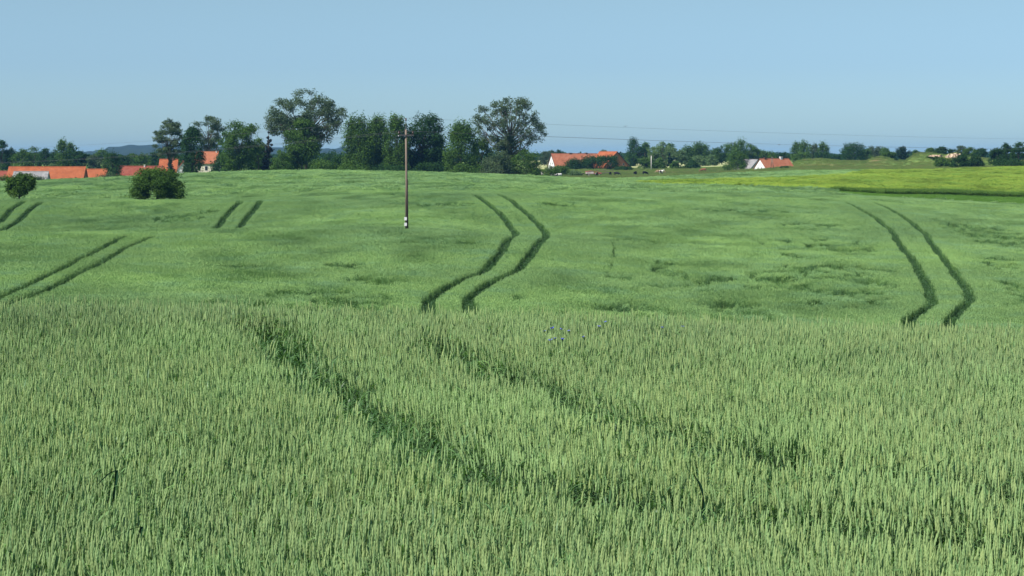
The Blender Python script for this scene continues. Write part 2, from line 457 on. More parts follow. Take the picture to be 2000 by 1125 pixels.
# far wooded hills
def build_hills():
    px = np.linspace(-900, 2900, 760)
    top = np.interp(px, [-900, -200, 0, 120, 180, 215, 260, 300, 340, 420, 520, 640, 700, 800, 1000, 1200, 1400, 1600, 1700, 2000, 2900],
                    [292, 294, 299, 299, 298, 288, 284.5, 283, 283.5, 285, 288, 291, 292, 296, 300, 300.5, 300.5, 299.5, 300.5, 299.5, 299])
    rows = [(2500, .0), (2560, .30), (2700, .55), (2850, .75), (3000, .9), (3150, 1.0), (3400, .85), (3800, .4), (4300, .1)]
    V = []
    for k, (d, w) in enumerate(rows):
        X = (px - 1000) / FPX * d
        hz = (HY - top) * 3150 / FPX
        n = (fbm(X / 14, np.full_like(X, k * 3.1), 77, 3) - .5) * 9 + (fbm(X / 60, np.full_like(X, k * 1.1), 71, 2) - .5) * 6
        base = -6.0
        Z = CZ + base * (1 - w) + hz * w + n * (w > .05) * w
        V.append(np.stack([X, np.full_like(X, d), Z], -1))
    V = np.concatenate(V); nx = len(px)
    i, j = np.meshgrid(np.arange(len(rows) - 1), np.arange(nx - 1), indexing='ij'); a = (i * nx + j).ravel()
    Q = np.stack([a, a + 1, a + nx + 1, a + nx], -1)
    m = solid('wooded_hill', (.008, .022, .022), (.018, .038, .030), .02, .95, .8, .05)
    me = fast_mesh('hills', V, Q, m)
    o = bpy.data.objects.new('hills', me); COL.objects.link(o)
    setattrs(o, 'blue wooded hills on the far horizon', 'hills', kind='structure')
build_hills()

# ------------------------------------------------------------------ wheel tracks
def poly(pts, d0, d1, w, step=.25):
    P = np.array([hit(x, y, d0, d1) for x, y in pts])
    # even out the depth steps, keep order
    out = []
    for a, b in zip(P[:-1], P[1:]):
        n = max(2, int(np.hypot(*(b - a)) / step))
        t = np.linspace(0, 1, n, endpoint=False)[:, None]
        out.append(a + (b - a) * t)
    out.append(P[-1:]); C = np.concatenate(out)
    kk = int(1.2 / step); ker = np.hanning(2 * kk + 3); ker /= ker.sum()
    Cp = np.concatenate([np.repeat(C[:1], kk + 1, 0), C, np.repeat(C[-1:], kk + 1, 0)])
    return np.stack([np.convolve(Cp[:, j], ker, 'valid') for j in (0, 1)], -1), w
TR_NEAR = [
 poly([(500,612),(530,640),(600,690),(700,758),(800,822),(900,880),(1000,925),(1150,948),(1330,955),(1520,985),(1650,1010),(1850,1030),(2100,1050)], 9, 23.5, .68),
 poly([(850,648),(905,680),(1000,715),(1100,755),(1200,795),(1330,832),(1500,868),(1620,895),(1850,925),(2100,950)], 9, 23.5, .60)]
TR_MID = [
 poly([(-60,606),(0,576),(87,537),(157,502),(210,474),(252,457)], 80, 165, .62),
 poly([(-60,612),(0,594),(87,564),(140,537),(192,513),(245,481),(301,459)], 80, 165, .62),
 poly([(-30,446),(0,432),(21,408),(47,392)], 186, 245, .85),
 poly([(-20,452),(3,448),(35,431),(56,410),(80,393)], 186, 245, .85),
 poly([(415,447),(437,425),(455,404),(472,391)], 186, 245, .85),
 poly([(462,446),(483,422),(497,408),(510,390)], 186, 245, .85),
 poly([(925,379),(955,397),(976,415),(992,433),(1008,452)], 180, 245, .76),
 poly([(1007,455),(997,463),(979,486),(958,513),(937,531),(907,541),(877,553),(856,567),(835,582),(838,612)], 84, 165, .76),
 poly([(964,376),(1000,391),(1027,414),(1051,435),(1066,454)], 180, 245, .76),
 poly([(1066,458),(1054,471),(1033,498),(1012,522),(982,538),(955,549),(931,564),(913,579),(918,614)], 84, 165, .76),
 poly([(1653,394),(1678,405),(1709,424),(1741,448),(1762,480),(1786,511),(1807,546),(1824,588),(1804,599),(1779,616),(1771,642)], 84, 262, .70),
 poly([(1706,394),(1737,406),(1779,431),(1811,459),(1832,490),(1860,525),(1881,553),(1897,581),(1874,599),(1856,620),(1850,642)], 84, 262, .70),
 poly([(1198,470),(1200,500)], 84, 200, .20), poly([(1196,512),(1185,535)], 84, 200, .12)]
def _join(a, b):
    p, q = TR_MID[a][0][-1], TR_MID[b][0][0]; n = max(2, int(np.hypot(*(q - p)) / .25)); t = np.linspace(0, 1, n)[:, None]
    TR_MID.append((p + (q - p) * t, .8))
_join(6, 7); _join(8, 9)
def segdist(X, Y, tracks):
    """distance to the nearest track, minus its half width (grid hashed)"""
    best = np.full(len(X), 9.0)
    for P, w in tracks:
        x0, y0 = P.min(0) - 2; x1, y1 = P.max(0) + 2
        idx = np.where((X > x0) & (X < x1) & (Y > y0) & (Y < y1))[0]
        for s in range(0, len(idx), 4000):
            ii = idx[s:s + 4000]
            yl, yh = Y[ii].min() - 2, Y[ii].max() + 2
            PP = P[(P[:, 1] > yl) & (P[:, 1] < yh)]
            if not len(PP): continue
            d = np.sqrt(((X[ii, None] - PP[None, :, 0]) ** 2 + (Y[ii, None] - PP[None, :, 1]) ** 2).min(1))
            best[ii] = np.minimum(best[ii], d - w / 2)
    return best
_yy, _xx = np.meshgrid(np.arange(70, 290.5), np.arange(-90, 90.5), indexing='ij')
def _dist(X, Y):
    b = np.full(X.shape, 99.0)
    for P_, w in TR_MID:
        for q in P_[::3]: b = np.minimum(b, np.hypot(X - q[0], Y - q[1]))
    return b
UND = np.clip((_dist(_xx, _yy) - 1.6) / 4.0, 0, 1)
build_ground()
# flattened spots: row/column centre and half extents in the photograph -> ellipses on the land
SPOTS = []
for (x, y, rx, ry) in ((1600,545,95,20),(1950,462,60,24),(1940,558,60,20),(1225,606,65,11),(640,574,90,6),(740,602,90,9),(430,597,55,5),
                       (1535,492,16,18),(1630,478,75,9),(345,425,34,6),(740,545,50,6),(1207,537,22,5),(980,578,30,6),(1300,522,25,12),
                       (665,518,32,5),(870,398,40,3),(1440,617,60,10),(500,606,60,8),(1860,440,12,10),(1700,577,30,6),(540,572,40,6),(400,415,22,4),(1100,398,40,3),(770,376,30,3), (1430,600,50,5), (1900,500,60,7), (1960,520,50,8), (1580,560,90,6), (1130,607,70,4), (1330,612,90,4), (590,582,100,4), (1380,545,50,7), (1690,595,60,4), (250,590,120,3), (860,470,60,4), (470,520,60,4), (1480,410,80,3), (1250,470,60,3), (1550,590,120,4), (1000,612,60,4), (1650,520,90,6), (1600,440,60,4), (1920,585,60,6), (1330,560,60,5), (500,588,90,4), (720,588,80,4)):
    a = hit(x, y, 84, 262); b = hit(x, y - ry, 84, 262); c = hit(x, y + ry, 84, 262)
    SPOTS.append((a[0], (b[1] + c[1]) / 2, 1.25 * rx / FPX * a[1], 1.4 * max(1.0, abs(b[1] - c[1]) / 2)))
def lodged(X, Y):
    m = np.zeros(len(X))
    for cx, cy, rx, ry in SPOTS:
        m = np.maximum(m, np.clip(1.35 - np.sqrt(((X - cx) / rx) ** 2 + ((Y - cy) / ry) ** 2), 0, 1))
    n = fbm(X / 1.1 + 5, Y / 1.8, 51, 3)
    return np.clip(m * 1.6, 0, 1) * (n > .41)

# ------------------------------------------------------------------ plants
def blade(base, az, length, width, rise, droop, segs=3):
    """arched leaf strip; returns verts, quads"""
    V = []; d = Vector((math.cos(az), math.sin(az), 0)); s = Vector((-math.sin(az), math.cos(az), 0))
    p = Vector(base); el = rise
    tw = R.uniform(-.5, .5)
    for i in range(segs + 1):
        t = i / segs; w = width * (1 - t ** 1.6) * .5 + width * .04
        side = s * math.cos(tw) + Vector((0, 0, 1)) * math.sin(tw)
        V += [p - side * w, p + side * w]
        p = p + (d * math.cos(el) + Vector((0, 0, 1)) * math.sin(el)) * (length / segs); el -= droop / segs
    Q = [(2 * i, 2 * i + 1, 2 * i + 3, 2 * i + 2) for i in range(segs)]
    return V, Q
SRC = bpy.data.collections.new("plant_sources")
def near_clump(k):
    mb = MB(); tone = []
    for s in range(7):
        r = math.sqrt(R.random()) * .085; a = R.uniform(0, 6.28)
        x, y = r * math.cos(a), r * math.sin(a)
        H = R.gauss(.72, .05); la = R.uniform(0, 6.28); ln = abs(R.gauss(0, .06))
        def at(t): return Vector((x + math.cos(la) * ln * t * t, y + math.sin(la) * ln * t * t, H * t))
        mb.tube([at(0), at(.5), at(.9), at(1)], [.0022, .002, .0015, .0014], 3, 1, False)
        # ear: stacked spikelets, flattened, slightly nodding
        L = R.uniform(.075, .105); n = 8; bend = R.uniform(0, .25); ea = R.uniform(0, 6.28); tw = R.uniform(0, 3.14)
        b = len(mb.v); p = at(1.0); el = math.pi / 2; es = R.uniform(.72, 1.02); f0 = len(mb.f)
        for i in range(n + 1):
            t = i / n
            prof = [.35, .85, 1.0, 1.0, .98, .92, .8, .55, .12][i]
            zig = 1.22 if i % 2 else .86
            ra = .0074 * prof * zig * es; rb = .0056 * prof * es
            for j in range(5):
                an = tw + 2 * math.pi * j / 5
                q = Vector((math.cos(an) * ra * math.cos(tw) - math.sin(an) * rb * math.sin(tw), math.cos(an) * ra * math.sin(tw) + math.sin(an) * rb * math.cos(tw), 0))
                mb.v.append(tuple(p + q))
            p = p + (Vector((math.cos(ea), math.sin(ea), 0)) * math.sin(bend * t) + Vector((0, 0, 1)) * math.cos(bend * t)) * (L / n)
        for i in range(n):
            for j in range(5):
                q = (j + 1) % 5
                mb.f.append((b + i * 5 + j, b + i * 5 + q, b + (i + 1) * 5 + q, b + (i + 1) * 5 + j)); mb.m.append(0)
        for _ in range(3):   # short awn tips
            i0 = len(mb.v); tp = p + Vector((R.uniform(-.006, .006), R.uniform(-.006, .006), R.uniform(.004, .016)))
            mb.v += [tuple(p + Vector((-.0012, 0, -.012))), tuple(p + Vector((.0012, 0, -.012))), tuple(tp)]
            mb.f.append((i0, i0 + 1, i0 + 2)); mb.m.append(0)
        tone += [0.5] * (f0 - len(tone)); tone += [R.random()] * (len(mb.f) - f0)
        for t, l in ((.86, .17), (.62, .22), (.38, .24)) + (((1.0, .19),) if R.random() < .10 else ()):
            if R.random() < .85:
                V, Q = blade(at(t), R.uniform(0, 6.28), R.uniform(.75, 1.15) * l, R.uniform(.009, .014), R.uniform(.7, 1.35), R.uniform(.8, 2.2), 4)
                b = len(mb.v); mb.v += [tuple(v) for v in V]
                for q in Q: mb.f.append(tuple(b + i for i in q)); mb.m.append(2)
    tone += [0.5] * (len(mb.f) - len(tone))
    o = mb.build('wheat_stalks', [M['ear'], M['stem'], M['leafb']], coll=SRC)
    a = o.data.attributes.new('tone', 'FLOAT', 'FACE'); a.data.foreach_set('value', np.array(tone, np.float32)); return o
def leafy_clump(k):
    mb = MB()
    for s in range(15):
        r = math.sqrt(R.random()) * .09; a = R.uniform(0, 6.28)
        base = Vector((r * math.cos(a), r * math.sin(a), R.uniform(.12, .42)))
        V, Q = blade(base, R.uniform(0, 6.28), R.uniform(.18, .32), R.uniform(.012, .021), R.uniform(.8, 1.4), R.uniform(1.2, 2.6), 5)
        b = len(mb.v); mb.v += [tuple(v) for v in V]
        for q in Q: mb.f.append(tuple(b + i for i in q)); mb.m.append(0)
    for s in range(4):
        r = math.sqrt(R.random()) * .09; a = R.uniform(0, 6.28)
        mb.tube([(r * math.cos(a), r * math.sin(a), 0), (r * math.cos(a), r * math.sin(a), R.uniform(.3, .5))], .0025, 3, 0, False)
    return mb.build('track_leaves', [M['leaf_low']], coll=SRC)
def far_clump(name, rad, n, earL, earW, H, sd, leafn, mats, leafW, hj=.05):
    """simplified ears and blades for crop seen from far off"""
    mb = MB()
    for s in range(n):
        r = math.sqrt(R.random()) * rad; a = R.uniform(0, 6.28); x, y = r * math.cos(a), r * math.sin(a)
        h = R.gauss(H, hj); la = R.uniform(0, 6.28); ln = R.uniform(0, .35) + (.2 if R.random() < .2 else 0)
        L = earL * R.uniform(.8, 1.25); dx, dy = math.cos(la) * math.sin(ln), math.sin(la) * math.sin(ln)
        p0 = Vector((x, y, h)); up = Vector((dx, dy, math.cos(ln)))
        u = up.orthogonal().normalized(); w = up.cross(u); b = len(mb.v); tw = R.uniform(0, 6.28)
        mb.v.append(tuple(p0 - up * L * .15))
        for j in range(3):
            an = tw + j * 2.094; mb.v.append(tuple(p0 + up * L * .4 + (u * math.cos(an) + w * math.sin(an)) * earW))
        mb.v.append(tuple(p0 + up * L))
        for j in range(3):
            q = (j + 1) % 3
            mb.f += [(b, b + 1 + q, b + 1 + j), (b + 1 + j, b + 1 + q, b + 4)]; mb.m += [0, 0]
        i0 = len(mb.v); st = Vector((x - dx * .1, y - dy * .1, 0)); ww = leafW * .25
        mb.v += [tuple(st + Vector((-ww, 0, 0))), tuple(st + Vector((ww, 0, 0))), tuple(p0 + Vector((ww * .6, 0, 0))), tuple(p0 - Vector((ww * .6, 0, 0)))]
        mb.f.append((i0, i0 + 1, i0 + 2, i0 + 3)); mb.m.append(1)
    for s in range(leafn):
        r = math.sqrt(R.random()) * rad; a = R.uniform(0, 6.28)
        V, Q = blade((r * math.cos(a), r * math.sin(a), H * R.uniform(.45, .9)), R.uniform(0, 6.28), R.uniform(.16, .3) * (H / .8), leafW, R.uniform(.5, 1.3), R.uniform(.8, 2), 2)
        b = len(mb.v); mb.v += [tuple(v) for v in V]
        for q in Q: mb.f.append(tuple(b + i for i in q)); mb.m.append(1)
    return mb.build(name, mats, coll=SRC)

def scatter_group(srcs):
    c = bpy.data.collections.new("src_" + srcs[0].name)
    for s in srcs:
        SRC.objects.unlink(s); c.objects.link(s)
    ng = bpy.data.node_groups.new("scatter_" + srcs[0].name, 'GeometryNodeTree')
    ng.interface.new_socket('Geometry', in_out='INPUT', socket_type='NodeSocketGeometry')
    ng.interface.new_socket('Geometry', in_out='OUTPUT', socket_type='NodeSocketGeometry')
    gi = ng.nodes.new('NodeGroupInput'); go = ng.nodes.new('NodeGroupOutput')
    ci = ng.nodes.new('GeometryNodeCollectionInfo'); ci.inputs['Collection'].default_value = c
    ci.inputs['Separate Children'].default_value = True; ci.inputs['Reset Children'].default_value = True
    ip = ng.nodes.new('GeometryNodeInstanceOnPoints'); ip.inputs['Pick Instance'].default_value = True
    def attr(nm, ty):
        a = ng.nodes.new('GeometryNodeInputNamedAttribute'); a.data_type = ty; a.inputs['Name'].default_value = nm
        return a.outputs['Attribute']
    L = ng.links.new
    L(gi.outputs[0], ip.inputs['Points']); L(ci.outputs[0], ip.inputs['Instance'])
    L(attr('vid', 'INT'), ip.inputs['Instance Index']); L(attr('rot', 'FLOAT_VECTOR'), ip.inputs['Rotation'])
    L(attr('scl', 'FLOAT_VECTOR'), ip.inputs['Scale']); L(ip.outputs[0], go.inputs[0])
    return ng, len(srcs)
def scatter(name, P, rot, scl, grp, label, cat):
    ng, nv = grp
    me = bpy.data.meshes.new(name); n = len(P)
    me.vertices.add(n); me.vertices.foreach_set('co', P.astype(np.float32).ravel())
    for nm, ty, key, dat in (('vid', 'INT', 'value', rng.integers(0, nv, n).astype(np.int32)),
                             ('rot', 'FLOAT_VECTOR', 'vector', rot.astype(np.float32).ravel()),
                             ('scl', 'FLOAT_VECTOR', 'vector', scl.astype(np.float32).ravel())):
        a = me.attributes.new(nm, ty, 'POINT'); a.data.foreach_set(key, dat)
    o = bpy.data.objects.new(name, me); COL.objects.link(o)
    md = o.modifiers.new('scatter', 'NODES'); md.node_group = ng
    setattrs(o, label, cat, kind='stuff')
    print(name, n, 'instances')
    return o
def jitter_grid(y0, y1, sp, mx=1.12, extra=3.0):
    ys = np.arange(y0, y1, sp); out = []
    for y in ys:
        w = 1000 / FPX * y * mx + extra
        xs = np.arange(-w, w, sp); out.append(np.stack([xs, np.full_like(xs, y)], -1))
    P = np.concatenate(out); P = P + rng.uniform(-.5, .5, P.shape) * sp
    return P[:, 0], P[:, 1]
def tiltrot(n, tx, ty):
    """random spin plus a lean (tx, ty) in radians; euler XYZ keeps lean last enough for small angles"""
    sp = rng.uniform(0, 2 * math.pi, n)
    # lean expressed in the spun frame so that it points the same way on the land
    c, s = np.cos(sp), np.sin(sp)
    E = np.zeros((n, 3))
    # R = Rz(sp) * Ry * Rx ; local lean
    lx = tx * c + ty * s; ly = -tx * s + ty * c
    E[:, 0] = -ly; E[:, 1] = lx; E[:, 2] = sp
    return E

# --- near wheat
gN = scatter_group([near_clump(i) for i in range(12)])
gL = scatter_group([leafy_clump(i) for i in range(6)])
X, Y = jitter_grid(5.0, 32, .091, 1.1, 4.2)
sg = segdist(X, Y, TR_NEAR)
edge = rng.uniform(-.01, .06, len(X))
keep = sg > edge
# a sprinkle of stalks stands in the tracks, thicker where the track is fading out
stray = (sg <= edge) & (rng.random(len(X)) < np.where(Y < 12, .14, .03))
k = keep | stray
def place_near(X, Y, hs):
    n = len(X); G = surf(X, Y) - CROP
    tx = (fbm(X / 1.4, Y / 1.4, 61, 2) - .5) * .28 + rng.normal(0, .09, n); ty = (fbm(X / 1.4, Y / 1.4, 62, 2) - .5) * .28 + rng.normal(0, .09, n)
    s = hs * (1 + (fbm(X / .8, Y / .8, 63, 2) - .5) * .10 + rng.normal(0, .03, n))
    return np.stack([X, Y, G], -1), tiltrot(n, tx, ty), np.stack([np.ones(n), np.ones(n), s], -1)
P, E, S = place_near(X[k], Y[k], 1.0)
scatter('wheat_crop', P, E, S, gN, 'pale green ears of standing wheat filling the foreground field', 'wheat')
X2, Y2 = jitter_grid(8, 25, .085, 1.1, 3.5)
sg = segdist(X2, Y2, TR_NEAR); k = sg < rng.uniform(-.02, .10, len(X2))
P, E, S = place_near(X2[k], Y2[k], 1.12)
scatter('track_leaves', P, E, S, gL, 'dark green leafy growth in the foreground wheel tracks', 'leaves')

# --- middle and far wheat
gM = scatter_group([far_clump('distant_wheat', .30, 62, .095, .0105, .71, 1, 34, [M['ear_mid'], M['leafb']], .016) for i in range(8)])
gF = scatter_group([far_clump('far_wheat', .62, 150, .11, .017, .74, 1, 70, [M['ear_mid'], M['leafb']], .03, .06) for i in range(6)])
gFF = scatter_group([far_clump('farthest_wheat', 1.1, 260, .13, .030, .72, 1, 90, [M['ear_mid'], M['leafb']], .05, .05) for i in range(5)])
def undmask(X, Y):
    ix = np.clip(X + 90, 0, 179).astype(int); iy = np.clip(Y - 70, 0, 219).astype(int)
    return np.where((Y > 289) | (np.abs(X) > 89), 1, UND[iy, ix])
def place_mid(X, Y, H=1.0, lod=True):
    n = len(X); G = surf(X, Y) - CROP; um = undmask(X, Y)
    w = fbm(X / 3.2, Y / 6.0, 81, 3) - .5
    w2 = fbm(X / 12, Y / 22, 83, 3) - .5
    tx = w * 1.25 + rng.normal(0, .07, n); ty = (fbm(X / 3.2 + 40, Y / 6, 82, 3) - .5) * 1.25 + rng.normal(0, .07, n)
    tx = tx * (.35 + .65 * um); ty = ty * (.35 + .65 * um)
    s = H * (1 + (w2 * .26 + (fbm(X / 1.0, Y / 2.2, 84, 2) - .5) * .16) * um + rng.normal(0, .015, n))
    if lod:
        m = lodged(X, Y) * (um > .12)
        dirn = fbm(X / .9, Y / .9, 85, 2) * 12.6
        amp = m * rng.uniform(.8, 1.5, n)
        tx = tx + np.cos(dirn) * amp; ty = ty + np.sin(dirn) * amp
        hol = (m > .3) & (fbm(X / 1.6 + 9, Y / 3.0, 91, 3) > .455)
        s = np.where(hol, s * rng.uniform(.35, .6, n), s * (1 - .08 * m)); tx = np.where(hol, tx * .4, tx); ty = np.where(hol, ty * .4, ty)
    return np.stack([X, Y, G], -1), tiltrot(n, tx, ty), np.stack([np.ones(n), np.ones(n), s], -1)
gT = scatter_group([far_clump('track_edge_wheat', .10, 11, .095, .0105, .71, 1, 7, [M['ear_mid'], M['leafb']], .016) for i in range(8)])
gG = scatter_group([far_clump('rut_growth', .16, 2, .05, .008, .40, 1, 16, [M['leaf_low'], M['leaf_low']], .022) for i in range(6)])
X, Y = jitter_grid(72, 168, .33, 1.10, 3)
sg = segdist(X, Y, TR_MID); k = sg > .42
k &= ~((lodged(X, Y) > .5) & (rng.random(len(X)) < .45))
P, E, S = place_mid(X[k], Y[k])
scatter('wheat_crop', P, E, S, gM, 'green wheat on the slope beyond the foreground crest with wheel tracks', 'wheat')
X, Y = jitter_grid(168, 272, .48, 1.08, 3)
sg = segdist(X, Y, TR_MID); k = sg > .50
P, E, S = place_mid(X[k], Y[k])
scatter('wheat_crop', P, E, S, gM, 'green wheat on the upper slope around the utility pole and lone shrub', 'wheat')
def along(tracks, lo, hi, sp):
    out = []
    for P_, w in tracks:
        seg = np.hypot(*np.diff(P_, axis=0).T); L = np.concatenate([[0], np.cumsum(seg)])
        n = int(L[-1] * (hi + w / 2) * 2 / sp ** 2); t = rng.uniform(0, L[-1], n); o = rng.uniform(-1, 1, n) * (hi + w / 2)
        x = np.interp(t, L, P_[:, 0]); y = np.interp(t, L, P_[:, 1]); a = np.interp(np.minimum(t + .3, L[-1]), L, P_[:, 0]) - np.interp(np.maximum(t - .3, 0), L, P_[:, 0])
        b = np.interp(np.minimum(t + .3, L[-1]), L, P_[:, 1]) - np.interp(np.maximum(t - .3, 0), L, P_[:, 1]); n_ = np.hypot(a, b) + 1e-6
        out.append(np.stack([x - b / n_ * o, y + a / n_ * o], -1))
    P_ = np.concatenate(out); return P_[:, 0], P_[:, 1]
X, Y = along(TR_MID, .85, .62, .13)
sg = segdist(X, Y, TR_MID); k = (sg > rng.uniform(.03, .13, len(X))) & (sg < .62)
P, E, S = place_mid(X[k], Y[k])
scatter('wheat_crop', P, E, S, gT, 'green wheat standing along the edges of the wheel tracks on the slope', 'wheat')
X, Y = along(TR_MID, 0, .05, .17)
sg = segdist(X, Y, TR_MID); k = sg < .06
P, E, S = place_mid(X[k], Y[k], 1.0, False); S[:, 2] *= rng.uniform(.6, 1.25, k.sum())
scatter('track_leaves', P, E, S, gG, 'low dark green growth in the wheel tracks across the slope', 'leaves')
X, Y = jitter_grid(272, 470, 1.15, 1.06, 3)
Z = zones(X, Y, surf(X, Y))
k = Z == 0
P, E, S = place_mid(X[k], Y[k], 1.0, False); S[:, :2] *= 1.0
scatter('wheat_crop', P, E, S, gFF, 'farthest green wheat running up to the skyline below the trees', 'wheat')
gY = scatter_group([far_clump('far_barley', 1.1, 260, .13, .030, .62, 1, 70, [M['yel'], M['strip']], .05, .05) for i in range(4)])
k = Z == 1
P, E, S = place_mid(X[k], Y[k], 1.0, False)
P[:, 2] = surf(X[k], Y[k]) - .75
scatter('barley_crop', P, E, S, gY, 'yellow-green ripening crop on the right below the sand pit', 'barley')
gS = scatter_group([far_clump('strip_grass', .8, 10, .05, .01, .12, 1, 260, [M['strip'], M['strip']], .03, .02) for i in range(3)])
X, Y = jitter_grid(262, 345, .95, 1.06, 3)
Z = zones(X, Y, surf(X, Y)); k = (Z == 2) & (X > 30)
n = k.sum()
scatter('grass_strip', np.stack([X[k], Y[k], surf(X[k], Y[k]) - .15], -1), tiltrot(n, rng.normal(0, .05, n), rng.normal(0, .05, n)), np.ones((n, 3)), gS,
        'darker green grass strip between the wheat and the yellow-green crop', 'grass')
gE = scatter_group([far_clump('edge_shade_weeds', .7, 30, .10, .02, .62, 1, 240, [M['edge_shade'], M['edge_shade']], .04, .10) for i in range(3)])  # taller, darker plants added for the shaded side of the crop edge
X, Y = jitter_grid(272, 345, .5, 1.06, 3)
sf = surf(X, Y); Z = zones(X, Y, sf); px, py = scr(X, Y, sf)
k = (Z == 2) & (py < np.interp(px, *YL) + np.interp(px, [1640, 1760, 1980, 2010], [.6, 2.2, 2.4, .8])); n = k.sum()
scatter('edge_shade_weeds', np.stack([X[k], Y[k], sf[k] - .15], -1), tiltrot(n, rng.normal(0, .05, n), rng.normal(0, .05, n)), np.ones((n, 3)) * rng.uniform(.8, 1.1, (n, 1)), gE,
        'tall green growth darkened for shade along the lower edge of the yellow-green crop', 'weeds')
gR = scatter_group([far_clump('rough_tuft', 1.0, 70, .10, .03, .20, 1, 170, [M['rough_grass'], M['rough_grass']], .05, .06) for i in range(4)])
X, Y = jitter_grid(425, 700, 2.0, 1.06, 3)
Z = zones(X, Y, surf(X, Y)); px = 1000 + FPX * X / Y
k = (Z == 3) & (px > 1020)
n = k.sum()
scatter('pasture_grass', np.stack([X[k], Y[k], surf(X[k], Y[k]) - .05], -1), tiltrot(n, rng.normal(0, .05, n), rng.normal(0, .05, n)),
        np.stack([np.ones(n), np.ones(n), rng.uniform(.5, 1.6, n)], -1), gR, 'rough yellowish grass of the cow pasture and the mounds', 'grass')

# ------------------------------------------------------------------ cornflowers
FL = [(1063,647,'leftmost blue cornflower of the scattered upper row above the dense trio'),
      (1078,642,'highest bright blue cornflower of the upper row on the left'),
      (1096,644,'small dim blue cornflower third along the upper row'),
      (1111,647,'pale blue cornflower ending the upper row of four on the right'),
      (1075,666,'lowest bright blue cornflower, left one of the close trio'),
      (1084,662,'pale violet cornflower in the middle of the close trio'),
      (1099,664,'bright blue cornflower on the right of the close trio'),
      (1139,659,'faint blue cornflower alone right of the close trio'),
      (1182,630,'blue cornflower near the crest below the flattened wheat patch'),
      (1170,638,'faint blue cornflower just left of and below the crest one'),
      (1293,640,'dim blue cornflower second from the right among the scattered ones'),
      (1333,638,'rightmost blue cornflower near the foreground crest')]
M['petal'] = solid('cornflower_petal', (.10, .13, .62), (.16, .17, .70), 30, .7)
M['petal2'] = solid('cornflower_petal_pale', (.19, .22, .62), (.26, .27, .66), 30, .7)
for i, (x, y, lab) in enumerate(FL):
    fx, fy = hit(x, y + 6, 9, 23.2)
    base = float(surf(np.array([fx]), np.array([fy]))[0]) - CROP
    t = empty('cornflower', (fx, fy, base)); setattrs(t, lab, 'flower', 'blue cornflowers in the foreground wheat')
    H = CZ - (y - HY) * fy / FPX - base
    MB().tube([(0, 0, 0), (.01, 0, H * .6), (0, 0, H)], .0022, 4).build('stem', M['stem'], t)
    mb = MB(); sc = 1.0 if 'bright' in lab or 'highest' in lab else .78
    for k in range(10):
        a = k * .628 + R.uniform(-.1, .1); r = R.uniform(.021, .028) * sc; up = R.uniform(.2, .9)
        b = len(mb.v); c = Vector((math.cos(a), math.sin(a), 0)); s = Vector((-math.sin(a), math.cos(a), 0))
        tip = c * r * math.cos(up) + Vector((0, 0, r * math.sin(up)))
        mb.v += [(0, 0, 0), tuple(tip * .8 - s * r * .35), tuple(tip * 1.15), tuple(tip * .8 + s * r * .35)]
        mb.f.append((b, b + 1, b + 2, b + 3)); mb.m.append(0)
    mb.tube([(0, 0, -.016), (0, 0, -.008), (0, 0, .008)], [.003, .007, .004], 6, 1)
    mb.build('flower_head', [M['petal2'] if 'pale' in lab or 'faint' in lab or 'dim' in lab else M['petal'], M['stem']], t, loc=(0, 0, H))

# a few dark leaves sticking out of the crop
for (x, y, hpx, kink, lab) in ((222,918,52,1,'dark kinked leaf bent over above the wheat in the lower left'), (183,750,26,0,'short dark leaf blade leaning left in the wheat above the kinked one'),
                               (583,845,30,0,'dark leaf blade in the wheat left of the main foreground wheel track'), (1372,925,44,0,'dark slanting leaf blade in the wheat at lower right of centre'),
                               (270,1028,30,1,'small dark bent leaf below the large kinked one')):
    fx, fy = hit(x, y + hpx * .45, 8, 23); zb = CZ - (y + hpx - HY) * fy / FPX; h = hpx * fy / FPX
    mb = MB(); w = .010
    pts = [(0, 0, -.25), (.004, 0, 0), (.012, 0, h * .55), (.02, 0, h)] if kink else [(0, 0, -.25), (.01, 0, 0), (-.02, 0, h * .6), (-.06, 0, h)]
    if kink: pts += [(-.03, 0, h * .86), (-.10, -.01, h * .45)]
    ws = [.7, 1, 1.1, .9, .7, .1] if kink else [.8, 1, .8, .1]
    for i, (p_, k_) in enumerate(zip(pts, ws)):
        mb.v += [(p_[0] - w * k_, p_[1] - .003, p_[2]), (p_[0], p_[1] + .003, p_[2] - .002), (p_[0] + w * k_, p_[1] - .003, p_[2])]
        if i:
            b = 3 * i - 3; mb.f += [(b, b + 1, b + 4, b + 3), (b + 1, b + 2, b + 5, b + 4)]; mb.m += [0, 0]
    setattrs(mb.build('leaf_blade', M['darkleaf'], loc=(fx, fy, zb)), lab, 'leaf')
# ------------------------------------------------------------------ utility pole and wires
PX, PD = 793.5, 162.5
pxx = (PX - 1000) / FPX * PD
def zrow(y, d): return CZ - (y - HY) * d / FPX
pz = gz(pxx, PD)
top_z = zrow(253, PD) - pz; tip_z = zrow(234, PD) - pz; arm_z = zrow(264, PD) - pz
pole = empty('utility_pole', (pxx, PD, pz))
setattrs(pole, 'tall weathered wooden utility pole with short crossarm standing alone in the wheat', 'utility pole')
mb = MB()
mb.tube([(0, 0, -.3), (.02, 0, top_z * .5), (-.03, 0, top_z)], [.105, .092, .075], 12)
mb.build('pole', M['woodpole'], pole, smooth=True)
MB().tube([(.125, -.02, -.2), (.10, -.02, top_z * .55)], [.06, .04], 8).build('pole_shade_side', M['darkwood'], pole, smooth=True)  # dark strip added on the right as the pole's shaded side
MB().box(-.63, .63, -.17, -.10, arm_z - .05, arm_z + .05).build('crossarm', M['steel'], pole)
MB().tube([(-.03, 0, top_z - .25), (-.03, 0, tip_z - .12)], .035, 8).build('top_bracket', M['steel'], pole)
